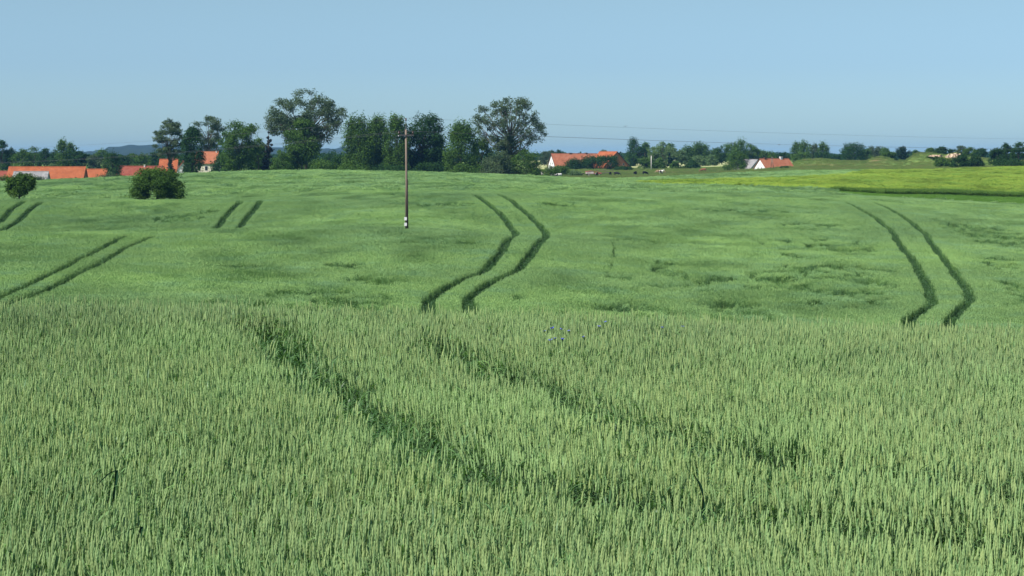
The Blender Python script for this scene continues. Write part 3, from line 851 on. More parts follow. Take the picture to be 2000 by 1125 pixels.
def insul(x, y, z):
    return MB().tube([(x, y, z - .16), (x, y, z - .10), (x, y, z - .09), (x, y, z - .02), (x, y, z), (x, y, z + .07), (x, y, z + .13)],
                     [.02, .02, .075, .085, .055, .06, .025], 10).build('insulator', M['insul'], pole, smooth=True)
ins = [(-.03, 0, tip_z + .02), (-.58, -.13, arm_z + .21), (.54, -.13, arm_z + .21)]
for p in ins: insul(*p)
MB().tube([(-.62, -.135, arm_z - .08), (-.62, -.135, arm_z - .02)], .05, 8).build('insulator', M['paint'], pole)
for yy in (427, 438):
    zz = zrow(yy, PD) - pz
    MB().box(-.155, .055, -.175, -.155, zz - .13, zz + .13).build('painted_plate', M['paint'], pole)
wl = ['upper thin power line running over the top of the utility pole', 'lower thin power line tied to the left end of the crossarm',
      'lower thin power line tied to the right end of the crossarm']
ends_r = [(2450, 271.5, 330), (2450, 289, 330), (2450, 289.5, 322)]
ends_l = [(-260, 290, 300), (-260, 318, 300), (-260, 319, 292)]
for k, (p, er, el_, lab) in enumerate(zip(ins, ends_r, ends_l, wl)):
    c0 = Vector((pxx + p[0], PD + p[1], pz + p[2] + .13))
    pts = []
    for (ex, ey, ed), sag, sgn in ((el_, 1.0, -1), (er, .75, 1)):
        e = Vector(((ex - 1000) / FPX * ed, ed, zrow(ey, ed)))
        seg = []
        for i in range(0, 41):
            t = i / 40; q = c0.lerp(e, t); q.z -= sag * 4 * t * (1 - t); seg.append(q)
        pts = (list(reversed(seg)) if sgn < 0 else pts + seg[1:])
    w = MB().tube(pts, .0065, 4).build('power_line', M['wire'])
    setattrs(w, lab, 'cable', 'power lines carried by the utility pole')

# ------------------------------------------------------------------ trees
def tree(name, px, top, wpx, d, shape, leaf, label, group=None, base=None, cb=.2, ncl=26, nleaf=5000, ls=.30, seed=None, trunk=.018, lean=0, gap=.0, cat='tree', clr=.17, depthf=.8):
    seed = seed if seed is not None else int(px * 7 + d)
    g = np.random.default_rng(seed)
    if shape == 'column': wpx *= 1.3; ncl = int(ncl * 1.25); nleaf = int(nleaf * 1.3)
    X = (px - 1000) / FPX * d; z0 = gz(X, d) if base is None else zrow(base, d)
    H = zrow(top, d) - z0; W = wpx * d / FPX
    root = empty(name, (X, d, z0)); setattrs(root, label, cat, group)
    # clump centres in the crown envelope
    C = []; tries = 0
    while len(C) < ncl and tries < 5000:
        tries += 1
        v = g.normal(size=3); v /= np.linalg.norm(v); r = g.uniform(.35, 1) ** .6
        if shape == 'round':
            p = v * r; z = cb + (1 - cb) * (.5 + .5 * p[2]); wd = 1
        elif shape == 'fan':
            p = v * r; z = cb + (1 - cb) * (.5 + .5 * p[2]); t = (z - cb) / (1 - cb); wd = .55 + .62 * math.sin(min(1, t * 1.25) * math.pi * .62) - .12 * t
            wd = min(1.12, wd) * (1 if r > .5 else 1)
        elif shape in ('bush', 'block'):
            p = v * r; z = max(0.03, cb + (1 - cb) * abs(p[2])); wd = 1.0
        elif shape == 'cone':
            t = g.uniform(0, 1) ** .8; z = cb + (1 - cb) * t; a = g.uniform(0, 6.28); wd = 1
            rr = (1 - t) ** .8 * .9 + .06; p = np.array([math.cos(a) * rr, math.sin(a) * rr, 0]) * g.uniform(.4, 1)
        elif shape == 'column':
            t = g.uniform(0, 1); z = cb + (1 - cb) * t; a = g.uniform(0, 6.28); wd = 1
            rr = (.55 + .6 * math.sin(math.pi * min(1, t * .9 + .08))) * (1 if t < .7 else (1.25 - t) * 1.8) * .85
            p = np.array([math.cos(a) * rr, math.sin(a) * rr, 0]) * g.uniform(.3, 1)
        C.append((p[0] * W * .5 * wd + lean * z * H, p[1] * W * .5 * wd * depthf, z * H, p[0], p[2]))
    C = np.array(C)[:, :3]
    if shape == 'block': C[:, 0] = np.sign(C[:, 0]) * (np.abs(C[:, 0]) / (W * .5)) ** .95 * W * .47; C[:, 2] = H * np.clip(C[:, 2] / H * 1.15 + .03, .04, 1)
    cr0 = clr * W if shape not in ('cone',) else clr * W
    rad = cr0 * g.uniform(.6, 1.25, len(C))
    if shape == 'cone': rad *= np.clip(1.15 - C[:, 2] / H, .22, 1)
    # keep the silhouette inside the wanted box
    C[:, 2] = np.clip(C[:, 2], rad * .55, H - rad * .72)
    lim = W * .5
    C[:, 0] = np.clip(C[:, 0], -lim + rad * .8 + lean * C[:, 2], lim - rad * .8 + lean * C[:, 2])
    # a full top clump so the tree reaches its height
    C[0] = (lean * H, 0, H - rad[0] * .75)
    if shape == 'cone': C[0, 0] = 0; rad[0] = .09 * W; C[0, 2] = H - rad[0]
    # trunk and limbs
    mb = MB(); tr = trunk * H; tz = H * (cb + (.75 - cb) * .6 if shape != 'cone' else .95)
    tp = [Vector((0, 0, -.2)), Vector((lean * tz * .35 + g.normal() * W * .012, 0, tz * .35)), Vector((lean * tz * .7 + g.normal() * W * .02, 0, tz * .7)), Vector((lean * tz, 0, tz))]
    mb.tube(tp, [tr, tr * .8, tr * .6, tr * .28], 8)
    order = g.permutation(len(C))[:min(len(C), 34 if len(C) < 90 else 80 if shape not in ('bush', 'block') else 14)]
    for i in order:
        c = Vector(C[i]); t = min(.92, max(.25 if shape not in ('bush', 'block') else .05, (c.z / tz) * .62)); a = tp[0].lerp(tp[3], t)
        mid = a.lerp(c, .5) + Vector((0, 0, -.06 * (c - a).length)) + Vector(g.normal(size=3)) * .04 * W
        mb.tube([a, mid, c], [tr * .38, tr * .24, tr * .08], 5)
    mb.build('trunk', M['bark'], root, smooth=True)
    # leaves
    share = rad ** 2; share /= share.sum(); cnt = (share * nleaf).astype(int) + 8
    cid = np.repeat(np.arange(len(C)), cnt); n = len(cid)
    v = g.normal(size=(n, 3)); v /= np.linalg.norm(v, axis=1)[:, None]
    r = g.uniform(0, 1, n) ** (.42)
    # ragged clumps: push some directions out, pull others in
    lob = 1 + .38 * np.sin(v[:, 0] * 5 + cid * 1.7) * np.cos(v[:, 2] * 4 + cid * 2.3) + g.normal(0, .10, n)
    sq = np.array([1.1, 1.1, .78]) if shape != 'column' else np.array([.85, .85, 1.25])
    P = C[cid] + v * (r * lob * rad[cid])[:, None] * sq
    P[:, 2] = np.maximum(P[:, 2], .05)
    if gap > 0:
        q = vnoise(P[:, 0] / (W * .035) + P[:, 1] / (W * .05) + seed, P[:, 2] / (W * .035), 5); kk = q > gap; P = P[kk]; v = v[kk]; cid = cid[kk]; n = len(P)
    nrm = v * .7 + g.normal(size=(n, 3)) * .6 + np.array([0, 0, .35]); nrm /= np.linalg.norm(nrm, axis=1)[:, None]
    u = np.cross(nrm, g.normal(size=(n, 3))); u /= np.linalg.norm(u, axis=1)[:, None]; w = np.cross(nrm, u)
    s = (ls * g.uniform(.55, 1.35, n) * .5)[:, None]
    a = 1.35
    V = np.stack([P - u * s * a, P - w * s * .7, P + u * s * a, P + w * s * .7], 1).reshape(-1, 3)
    Q = np.arange(4 * n).reshape(n, 4)
    me = fast_mesh('crown', V, Q, LEAF[leaf])
    ct = g.uniform(0, 1, len(C)); tone = np.clip(ct[cid] * .6 + g.uniform(0, .4, n), 0, 1)
    at = me.attributes.new('tone', 'FLOAT', 'FACE'); at.data.foreach_set('value', tone.astype(np.float32))
    o = bpy.data.objects.new('crown', me); COL.objects.link(o); o.parent = root
    return root

G_LW = 'trees of the wood behind the orange barns'
G_RW = 'trees of the wood beyond the pasture'
T = tree
# lone tree and shrub in the field
T('small_tree', 38, 338, 56, 243, 'round', 'mid', 'small round tree with short leaning trunk in the wheat at the far left', cb=.16, ncl=44, nleaf=12000, ls=.14, seed=3, trunk=.04, lean=.08, clr=.18, base=392)
T('large_shrub', 306, 328, 108, 252, 'block', 'mid', 'large dense dark green shrub standing alone in the wheat', base=393, cb=.05, ncl=85, nleaf=26000, ls=.15, seed=8, trunk=.03, clr=.12, cat='shrub')
# group of tall trees
T('tall_tree', 331, 231, 64, 505, 'round', 'grey', 'slender grey-green tree with ragged crown left of the cream house', cb=.22, ncl=60, nleaf=11000, ls=.28, seed=11, gap=.08, clr=.11)
T('tall_tree', 407, 225, 72, 585, 'round', 'grey', 'open-branched grey-green tree rising behind the cream house', cb=.40, ncl=52, nleaf=9500, ls=.28, seed=12, gap=.12, clr=.10)
T('dark_tree', 376, 251, 37, 480, 'column', 'dark', 'narrow dark tree just left of the cream house gable', cb=.05, ncl=40, nleaf=7000, ls=.30, seed=13, clr=.26)
T('tree', 466, 234, 84, 490, 'round', 'mid', 'broad dense green tree right of the cream house', cb=.06, ncl=56, nleaf=17000, ls=.30, seed=14, clr=.16)
T('tree', 505, 268, 40, 505, 'round', 'mid', 'lower green tree tucked between the broad tree and the brown spruce', cb=.05, ncl=24, nleaf=4000, ls=.30, seed=15, clr=.22)
T('spruce_tree', 525, 256, 28, 495, 'cone', 'brown', 'thin blackish-brown spruce left of the tallest tree', cb=.08, ncl=40, nleaf=3200, ls=.30, seed=16, clr=.22)
T('tall_tree', 598, 174, 158, 500, 'fan', 'grey', 'tallest tree with wide spreading grey-green crown left of the utility pole', cb=.28, ncl=190, nleaf=30000, ls=.30, seed=17, gap=.2, clr=.066, trunk=.02)
T('tree', 590, 232, 68, 488, 'round', 'mid', 'dense darker tree in front of the tallest tree trunk', cb=.03, ncl=50, nleaf=15000, ls=.30, seed=18, clr=.19)
T('bush', 551, 292, 46, 482, 'bush', 'mid', 'rounded bush at the foot of the tallest tree on its left', cb=.05, ncl=22, nleaf=3500, ls=.26, seed=19, cat='bush', clr=.2)
T('bush', 634, 314, 62, 478, 'bush', 'mid', 'low bright green bush right of the tallest tree', cb=.05, ncl=24, nleaf=3500, ls=.26, seed=20, cat='bush', clr=.17)
T('tree', 651, 291, 50, 620, 'round', 'dark', 'hazy distant tree seen through the gap right of the tallest tree', cb=.1, ncl=20, nleaf=2500, ls=.32, seed=21, clr=.2)
T('tree', 700, 227, 54, 487, 'column', 'mid', 'upright dark green tree first of the dense row left of the utility pole', cb=.03, ncl=46, nleaf=13000, ls=.30, seed=22, clr=.24)
T('tree', 738, 233, 52, 495, 'column', 'mid', 'dark green tree second in the dense row left of the utility pole', cb=.03, ncl=44, nleaf=12000, ls=.30, seed=23, clr=.25)
T('tree', 775, 230, 44, 485, 'column', 'mid', 'spiky-topped tree directly left of the utility pole', cb=.03, ncl=40, nleaf=11000, ls=.30, seed=24, clr=.25)
T('tree', 824, 220, 84, 490, 'round', 'dark', 'large round-topped dark tree directly right of the utility pole', cb=.02, ncl=90, nleaf=24000, ls=.30, seed=25, clr=.17)
T('tree', 852, 262, 42, 500, 'column', 'dark', 'blackish narrow tree on the right flank of the round-topped one', cb=.02, ncl=36, nleaf=5000, ls=.30, seed=26, clr=.25)
T('tree', 900, 244, 60, 483, 'column', 'mid', 'pointed green tree between the round-topped tree and the open poplar', cb=.02, ncl=50, nleaf=12000, ls=.30, seed=27, clr=.21)
T('tall_tree', 995, 189, 152, 502, 'fan', 'grey', 'big open grey-green tree with see-through crown left of the white-gabled farmhouse', cb=.25, ncl=170, nleaf=24000, ls=.28, seed=28, gap=.25, clr=.062, trunk=.02)
T('tree', 940, 268, 44, 510, 'round', 'mid', 'darker tree under the left side of the open grey-green tree', cb=.03, ncl=26, nleaf=4500, ls=.30, seed=29, clr=.22)
T('bush', 969, 292, 66, 480, 'bush', 'grey', 'rounded grey-green bush, left of the pair under the open tree', cb=.05, ncl=42, nleaf=7500, ls=.26, seed=30, cat='bush', clr=.17)
T('bush', 1027, 290, 66, 484, 'bush', 'mid', 'rounded green bush, right of the pair under the open tree', cb=.05, ncl=42, nleaf=7500, ls=.26, seed=31, cat='bush', clr=.17)
T('bush', 905, 318, 60, 476, 'bush', 'mid', 'low bush at the foot of the pointed green tree', cb=.05, ncl=24, nleaf=3500, ls=.26, seed=32, cat='bush', clr=.18)
T('bush', 690, 318, 60, 474, 'bush', 'mid', 'low undergrowth bush at the left foot of the dense tree row', cb=.05, ncl=24, nleaf=3500, ls=.26, seed=33, cat='bush', clr=.18)
T('bush', 760, 320, 80, 474, 'bush', 'dark', 'low dark undergrowth bush behind the utility pole', cb=.05, ncl=26, nleaf=3500, ls=.26, seed=34, cat='bush', clr=.16)
T('bush', 834, 316, 70, 477, 'bush', 'dark', 'low undergrowth bush beneath the round-topped tree', cb=.05, ncl=26, nleaf=3500, ls=.26, seed=35, cat='bush', clr=.16)
T('bush', 1075, 322, 30, 560, 'bush', 'mid', 'small bush below the white farmhouse gable', cb=.05, ncl=16, nleaf=1800, ls=.26, seed=36, cat='bush', clr=.2, base=347)
T('tree', 333, 311, 24, 520, 'cone', 'conifer', 'small dark conifer in front of the bright orange house roof', cb=.02, ncl=30, nleaf=2200, ls=.26, seed=37, clr=.25)
T('tree', 452, 282, 60, 600, 'round', 'dark', 'dark tree filling the gap right of the cream house', cb=.05, ncl=30, nleaf=4000, ls=.32, seed=38, clr=.2)
T('tree', 415, 278, 40, 640, 'round', 'dark', 'dark tree behind the red roof of the cream house', cb=.05, ncl=26, nleaf=3500, ls=.32, seed=39, clr=.2)
# hedge of undergrowth closing the gaps between the tall trees
for (px, top, w, lf, lab) in ((440,300,60,'dark','dark hedge bush filling the gap beside the cream house'),
    (498,302,60,'dark','dark hedge bush behind the brown spruce'),(560,300,60,'dark','dark hedge bush left behind the tallest tree'),
    (618,308,60,'mid','hedge bush right behind the tallest tree'),(668,303,60,'dark','dark hedge bush where the far blue hill shows through'),
    (722,290,50,'dark','dark hedge tree between the first two upright trees'),(760,285,50,'dark','dark hedge tree behind the spiky-topped tree'),
    (795,290,44,'dark','dark hedge tree straight behind the utility pole'),(876,292,50,'dark','dark hedge tree left of the pointed green tree'),
    (930,290,50,'dark','dark hedge tree right of the pointed green tree'),(1000,296,60,'dark','dark hedge tree behind the two rounded bushes')):
    T('bush', px, top, w, 530, 'bush', lf, lab, 'undergrowth behind the tall trees', cb=.02, ncl=34, nleaf=4200, ls=.32, clr=.17, cat='bush')
# left: wood behind the barns
lw = [(4,274,26,'round','dark','tallest leafy tree at the left edge of the picture behind the barns'),
 (-22,280,40,'round','dark','dark tree cut by the left edge of the picture'),
 (22,287,30,'round','dark','dark tree second in from the left edge of the wood'),
 (44,290,32,'round','mid','round tree behind the left end of the long orange barn roof'),
 (66,286,34,'round','mid','lighter round tree above the left third of the orange barn'),
 (88,289,30,'round','dark','dark tree behind the pale rounded bush'),
 (108,291,28,'round','dark','dark flat-topped tree left of the pointed pair'),
 (124,275,22,'column','mid','tallest pointed tree of the wood behind the orange barn'),
 (137,281,18,'column','mid','shorter pointed tree right of the tallest pointed one'),
 (150,287,26,'round','dark','dark tree above the right end of the orange barn'),
 (166,299,24,'round','dark','low dark tree where the wood dips toward the blue hill'),
 (184,302,24,'round','grey','low grey-green tree left of the bushy tree with a rounded top'),
 (202,290,34,'round','mid','bushy round-topped tree standing up before the blue hill'),
 (256,299,30,'round','mid','first of the low trees in front of the blue hill'),
 (238,303,26,'round','dark','dark low tree just right of the dark upright one by the barns'),
 (280,298,30,'round','mid','rounded green tree in front of the middle of the blue hill'),
 (302,298,26,'column','dark','upright dark tree in front of the right side of the blue hill'),
 (318,304,24,'round','dark','low dark tree above the bright orange house roof'),
 (345,300,34,'round','dark','dark tree behind the white gable among the trees')]
for i, (px, top, w, sh, lf, lab) in enumerate(lw):
    T('tree', px, top, w * 1.2, 660 + (i * 37) % 50, sh, lf, lab, G_LW, cb=.05, ncl=30, nleaf=3600, ls=.36, clr=.2 if sh == 'round' else .28)
T('tree', 221, 300, 30, 560, 'column', 'dark', 'dark upright tree in the gap between the two barn roofs', cb=.03, ncl=26, nleaf=3500, ls=.28, clr=.27)
T('bush', 103, 319.5, 22, 600, 'round', 'light', 'pale green rounded bush showing above the long orange roof', cb=.2, ncl=18, nleaf=1800, ls=.26, clr=.22, cat='bush')
for (px, top, w, d, lf, lab) in ((10,341,40,500,'mid','hedge bush at the left edge before the dull roof'),
    (74,344,40,500,'grey','grey-green bush against the grey barn roof'),
    (135,349.5,36,505,'mid','low bush under the long orange roof'),(148,346.5,10,503,'dark','tiny dark shrub under the right half of the orange roof'),
    (212,339,44,520,'grey','grey-green spreading bush between the two barns'), (232,342,30,510,'mid','bush beside the left end of the red roof'),
    (270,341,50,500,'mid','bush in front of the red roof, mostly behind the lone shrub'),(40,346,30,497,'mid','bush behind the small leaning tree'),
    (372,331,30,500,'mid','low bush by the white gable among the trees')):
    T('bush', px, top, w, d, 'bush', lf, lab, 'bushes along the barns', cb=.05, ncl=18, nleaf=1900, ls=.24, clr=.2, cat='bush')

# right of the tall group, around the farm
for (px, top, w, d, sh, lf, lab) in (
    (1063,295,22,860,'round','grey','hazy grey-green tree left of the white farmhouse gable'),
    (1078,293,16,900,'round','grey','hazy tree just behind the farmhouse ridge end'),
    (1091,292,16,840,'round','dark','small dark round tree over the left farmhouse ridge'),
    (1104,297,14,900,'round','mid','hazy low tree over the farmhouse ridge'),
    (1134,296,12,860,'cone','dark','pointed dark treetop over the middle of the ridge'),
    (1178,293,20,860,'round','grey','grey-green treetop between farmhouse and brick barn'),
    (1121,309,34,700,'bush','dark','dark tree in front of the farmhouse roof on the left'),
    (1140,310,34,705,'bush','dark','dark tree in front of the middle of the farmhouse'),
    (1160,303,34,700,'round','dark','tallest dark tree before the farmhouse roof end'),
    (1187,302,34,690,'round','dark','dark tree standing before the brick barn gable'),
    (1097,323,34,600,'bush','mid','light green bush under the left farmhouse eave'),
    (1124,333,18,585,'bush','light','pale leafy low plant behind the lying cow'),
    (1217,325,26,680,'bush','dark','dark low bush under the brick barn eave')):
    T('tree' if sh != 'bush' else 'bush', px, top, w * (1.32 if d < 760 else 1.1), d, sh, lf, lab, 'trees around the farmhouse', cb=.03, ncl=34, nleaf=4200, ls=.30, clr=.2, cat='tree' if sh != 'bush' else 'bush')
rw = [(1238,271,22,820,'column','dark','tall dark upright tree at the left end of the far wood'),
 (1250,284,26,815,'round','dark','dark tree behind the tall upright one at the wood end'),
 (1262,281,14,830,'column','mid','narrow tree beside the tall dark one'),
 (1232,298,24,830,'round','mid','low tree right of the brick barn at the wood end'),
 (1278,286,28,800,'round','light','pale silvery willow behind the concrete post'),
 (1295,276,30,790,'round','light','tallest pale silvery willow of the wood'),
 (1312,288,26,800,'round','light','pale willow right of the tallest silvery one'),
 (1306,280,24,830,'round','mid','darker green tree above the silvery willows'),
 (1330,292,22,810,'round','light','low pale willow left of the middle of the wood'),
 (1346,288,24,830,'column','mid','green tree left of the spiky tallest middle pair'),
 (1364,281,20,830,'column','mid','spiky green tree in the middle of the far wood'),
 (1376,284,18,830,'column','mid','spiky green tree right of its taller neighbour'),
 (1362,303,30,780,'bush','light','pale rounded bush before the middle of the wood'),
 (1388,302,26,790,'bush','light','second pale bush before the wood, right one'),
 (1394,290,26,830,'round','mid','green tree left of the large dark humped crown'),
 (1410,284,26,830,'round','dark','dark green tree at the start of the humped crown'),
 (1430,277,32,820,'round','mid','broad green tree forming the hump left of the white house'),
 (1447,273,22,825,'column','mid','highest spiky tree behind the green bush tree'),
 (1463,279,24,830,'round','mid','green tree right of the highest spiky one'),
 (1480,289,26,830,'round','mid','lower green tree above the grey gable'),
 (1502,295,28,830,'round','mid','light green tree behind the white house gable'),
 (1529,297,30,840,'round','dark','dark round tree above the pink-orange roof'),
 (1556,280,18,830,'column','mid','slim tree left of the twin-topped one'),
 (1571,277,22,820,'column','mid','twin-topped pointed tree right of the white house'),
 (1566,296,34,810,'round','mid','bushy tree at the foot of the pointed ones'),
 (1591,281,14,830,'column','grey','thin grey-green poplar right of the twin-topped tree'),
 (1608,279,18,825,'column','mid','slim forked tree at the right of the pointed trees'),
 (1604,296,32,815,'round','dark','dark bushy tree beneath the slim forked tree'),
 (1632,301,26,900,'round','dark','low hazy tree in the gap left of the broad dark tree'),
 (1667,277,42,800,'round','dark','broad dark tree alone on the skyline right of the gap'),
 (1655,284,20,810,'column','dark','darker left shoulder of the broad skyline tree'),
 (1690,290,24,830,'round','mid','lighter tree on the right side of the broad skyline tree'),
 (1703,288,16,840,'column','grey','grey-green slim tree behind the first mound'),
 (1715,289,16,840,'column','grey','hazy slim tree above the brown bank'),
 (1728,290,16,830,'column','mid','slim green tree left of the dark pine')]
for i, (px, top, w, d, sh, lf, lab) in enumerate(rw):
    T('tree' if sh != 'bush' else 'bush', px, top, w * 1.15, d, sh, lf, lab, G_RW, cb=.04, ncl=28, nleaf=3000, ls=.38, clr=.21 if sh != 'column' else .28, cat='tree' if sh != 'bush' else 'bush')
for (px, top, w, d, sh, lf, nm, lab) in (
    (1353,312,28,690,'bush','dark','bush','very dark dome-shaped bush alone at the pasture edge'),
    (1335,325.5,22,692,'bush','dark','bush','low dark bush trailing left of the dome-shaped one'),
    (1308,299,16,700,'cone','conifer','spruce_tree','small dark spruce at the right end of the thicket'),
    (1318,315,18,695,'bush','mid','bush','brownish green bush right of the small spruce'),
    (1262,306,36,695,'bush','mid','bush','leafy thicket bush left of the concrete post'),
    (1260,292,22,705,'cone','conifer','spruce_tree','dark pointed spruce behind the concrete post'),
    (1290,308,30,698,'bush','mid','bush','leafy thicket bush right of the concrete post'),
    (1438,294,54,640,'bush','mid','tree','big round bushy green tree left of the white house'),
    (1532,325,15,596,'bush','dark','bush','small dark bush before the pink-orange roof'),
    (1737,296,24,690,'round','mid','tree','green tree on the mound left of the dark pine'),
    (1723,312,11,640,'bush','dark','bush','small dark bush on the brown bank'),
    (1750,309,10,640,'cone','dark','bush','little upright shrub below the dark pine'),
    (1765,285,30,680,'round','conifer','pine_tree','dark blue-green pine standing alone on the mounds'),
    (1790,293,14,760,'round','mid','tree','small tree right of the dark pine'),
    (1820,289,24,720,'round','mid','tree','broad low tree above the left part of the sand cliff'),
    (1838,286,22,715,'round','dark','tree','dark tree above the sand cliff'),
    (1858,291,18,720,'round','dark','tree','low dark tree above the middle of the sand cliff'),
    (1876,283,20,715,'fan','grey','tree','thin see-through tree above the right of the sand cliff'),
    (1895,287,24,700,'round','mid','tree','round green tree right of the see-through one'),
    (1917,289,20,730,'round','dark','tree','low dark tree behind the rightmost mound'),
    (1840,307,28,560,'bush','mid','bush','rounded bush in front of the sand cliff'),
    (1876,301,38,540,'bush','dark','bush','large dark bush left of its twin below the sand pit'),
    (1904,302,36,545,'bush','dark','bush','large dark bush right of its twin below the sand pit'),
    (1948,289,34,560,'round','dark','tree','leftmost dark tree of the clump at the right edge'),
    (1966,279,36,565,'round','dark','tree','tall dark tree of the clump at the right edge'),
    (1990,277,38,560,'round','dark','tree','tallest dark tree cut by the right edge'),
    (2025,280,44,565,'round','dark','tree','dark tree just beyond the right edge'),
    (1975,310,70,520,'bush','dark','bush','low dark thicket under the right edge trees')):
    n = int(2600 + w * 60)
    T(nm, px, top, w * (1.1 if w < 30 else 1), d, sh, lf, lab, None, cb=.04, ncl=26 if w < 30 else 44, nleaf=n, ls=.28, clr=.2 if w < 30 else .16, cat='tree' if 'tree' in nm else 'bush', gap=.3 if sh == 'fan' else 0)

# distant belt of woodland (reads as one mass)
def woodland():
    g = np.random.default_rng(99); Ps = []; 
    px = np.arange(-700, 2700, 3.2); 
    top = np.interp(px, [-700, 0, 300, 340, 700, 1050, 1220, 1260, 1600, 1650, 1720, 2000, 2700], [296, 299, 304, 303, 300, 300, 300, 298, 301, 302, 299, 300, 299])
    for p, t in zip(px, top):
        d = g.uniform(1150, 1400); X = (p - 1000) / FPX * d; zt = zrow(t + g.normal(0, 1.3), d); z0 = gz(X, d)
        H = max(2.5, zt - z0); n = 150; r = g.uniform(2.5, 4.2)
        v = g.normal(size=(n, 3)); v /= np.linalg.norm(v, axis=1)[:, None]; rr = g.uniform(.5, 1, n)[:, None]
        Ps.append(np.array([X, d, z0 + H * .5]) + v * rr * np.array([r, r, H * .5]))
    P = np.concatenate(Ps); n = len(P)
    nr = g.normal(size=(n, 3)); nr /= np.linalg.norm(nr, axis=1)[:, None]
    u = np.cross(nr, g.normal(size=(n, 3))); u /= np.linalg.norm(u, axis=1)[:, None]; w = np.cross(nr, u); s = g.uniform(.4, 1.0, n)[:, None]
    V = np.stack([P - u * s, P - w * s * .7, P + u * s, P + w * s * .7], 1).reshape(-1, 3)
    me = fast_mesh('woodland', V, np.arange(4 * n).reshape(n, 4), LEAF['dark'])
    at = me.attributes.new('tone', 'FLOAT', 'FACE'); at.data.foreach_set('value', g.uniform(0, 1, n).astype(np.float32))
    o = bpy.data.objects.new('woodland', me); COL.objects.link(o)
    setattrs(o, 'hazy far belt of woodland along the horizon', 'woodland', kind='stuff')
woodland()

# ------------------------------------------------------------------ buildings
def house(name, label, px, d, ridge_y, L, W, yaw, wallh, roofh, wallm, roofm, cat='house', over=.35, anchor='mid', windows=(), chimneys=(), door=None, verge=None, gable_windows=(), group=None):
    """px: column of the front-left wall corner (anchor 'fl') or of the middle of the ridge"""
    yaw = math.radians(yaw); tot = wallh + roofh
    X = (px - 1000) / FPX * d
    if anchor == 'fl':      # local front-left is (-L/2, -W/2)
        X = X + (L / 2) * math.cos(yaw) - (W / 2) * math.sin(yaw)
        Yc = d + (L / 2) * math.sin(yaw) + (W / 2) * math.cos(yaw)
    else: Yc = d
    z0 = zrow(ridge_y, Yc) - tot
    root = empty(name, (X, Yc, z0), yaw); setattrs(root, label, cat, group)
    pts = [(-L / 2, -W / 2, -3), (-L / 2, W / 2, -3), (-L / 2, W / 2, wallh), (-L / 2, 0, tot - .06), (-L / 2, -W / 2, wallh)]
    MB().poly_prism(pts, (L, 0, 0)).build('wall', wallm, root)
    th = .16; ov = over; sl = roofh / (W / 2)
    mb = MB()
    for s in (-1, 1):
        ye = s * (W / 2 + ov); ze = wallh - ov * sl
        pr = [(-L / 2 - ov * .6, 0, tot), (-L / 2 - ov * .6, ye, ze), (-L / 2 - ov * .6, ye, ze + th), (-L / 2 - ov * .6, 0, tot + th)]
        mb.poly_prism(pr, (L + ov * 1.2, 0, 0))
    mb.tube([(-L / 2 - ov * .6, 0, tot + th), (L / 2 + ov * .6, 0, tot + th)], .13, 6)
    rf = mb.build('roof', roofm, root)
    for (cx, cw, ch, m) in chimneys:
        MB().box(cx - cw / 2, cx + cw / 2, -.3, .3, tot - .3, tot + ch).box(cx - cw / 2 - .06, cx + cw / 2 + .06, -.36, .36, tot + ch, tot + ch + .12).build('chimney', M[m], rf)
    if verge:
        mb = MB()
        for s in (-1, 1):
            for e in verge:
                xe = e * (L / 2 + ov * .6 + .03)
                a = Vector((xe, 0, tot + th + .02)); b = Vector((xe, s * (W / 2 + ov), wallh - ov * sl + .02 + th))
                mb.poly_prism([a, b, b - Vector((0, 0, .36)), a - Vector((0, 0, .36))], (.06 * e, 0, 0))
        mb.build('verge_board', M['darkwood'], rf)
    for (x, z, w, h) in windows:
        f = MB().box(x - w / 2 - .07, x + w / 2 + .07, -W / 2 - .04, -W / 2 + .02, z - .07, z + h + .07).build('window', M['paint'], root)
        MB().box(x - w / 2, x + w / 2, -W / 2 - .06, -W / 2 - .042, z, z + h).build('pane', M['glass'], f)
    for (e, y, z, w, h) in gable_windows:
        xs = e * L / 2
        f = MB().box(*sorted((xs - e * .02, xs + e * .04)), y - w / 2 - .07, y + w / 2 + .07, z - .07, z + h + .07).build('window', M['paint'], root)
        MB().box(*sorted((xs + e * .042, xs + e * .06)), y - w / 2, y + w / 2, z, z + h).build('pane', M['glass'], f)
    if door:
        x, w, h = door
        MB().box(x - w / 2, x + w / 2, -W / 2 - .05, -W / 2 + .02, 0, h).build('door', M['darkwood'], root)
    return root
def pm(npx, d): return npx * d / FPX
house('barn', 'long barn with bright orange tiled roof at the far left', 92.5, 560, 326.8, pm(148, 560), 8.4, 0, 2.4, 4.3, M['brick'], M['tile_orange'], 'barn', door=(3, 2.4, 2.2), windows=((-4, 1, 1, 1),))
house('barn', 'grey-roofed shed in front of the left half of the orange barn', 61, 532, 336.2, pm(66, 532), 6.5, 0, 2.2, 3.2, M['greywall'], M['roof_grey'], 'barn', windows=((1, .8, .9, .8),), verge=None)
house('barn', 'low barn with orange roof right of the long orange one', 189, 578, 331.3, pm(40, 578), 7.5, 0, 2.0, 3.8, M['brick'], M['tile_orange'], 'barn', door=(0, 2, 1.8))
house('barn', 'barn with dull dark-red tiled roof behind the lone shrub', 272, 592, 325.6, pm(96, 592), 8.5, -2, 2.4, 4.2, M['brick'], M['tile_red'], 'barn', windows=((-3, 1, .9, .9), (2, 1, .9, .9)), chimneys=((1.6, .4, .5, 'concrete'),))
house('barn', 'low brownish roof at the very left edge beside the barns', 2, 585, 335.2, pm(30, 585), 6, 0, 2, 2.6, M['greywall'], M['tile_red'], 'barn', door=(0, 1.6, 1.8))
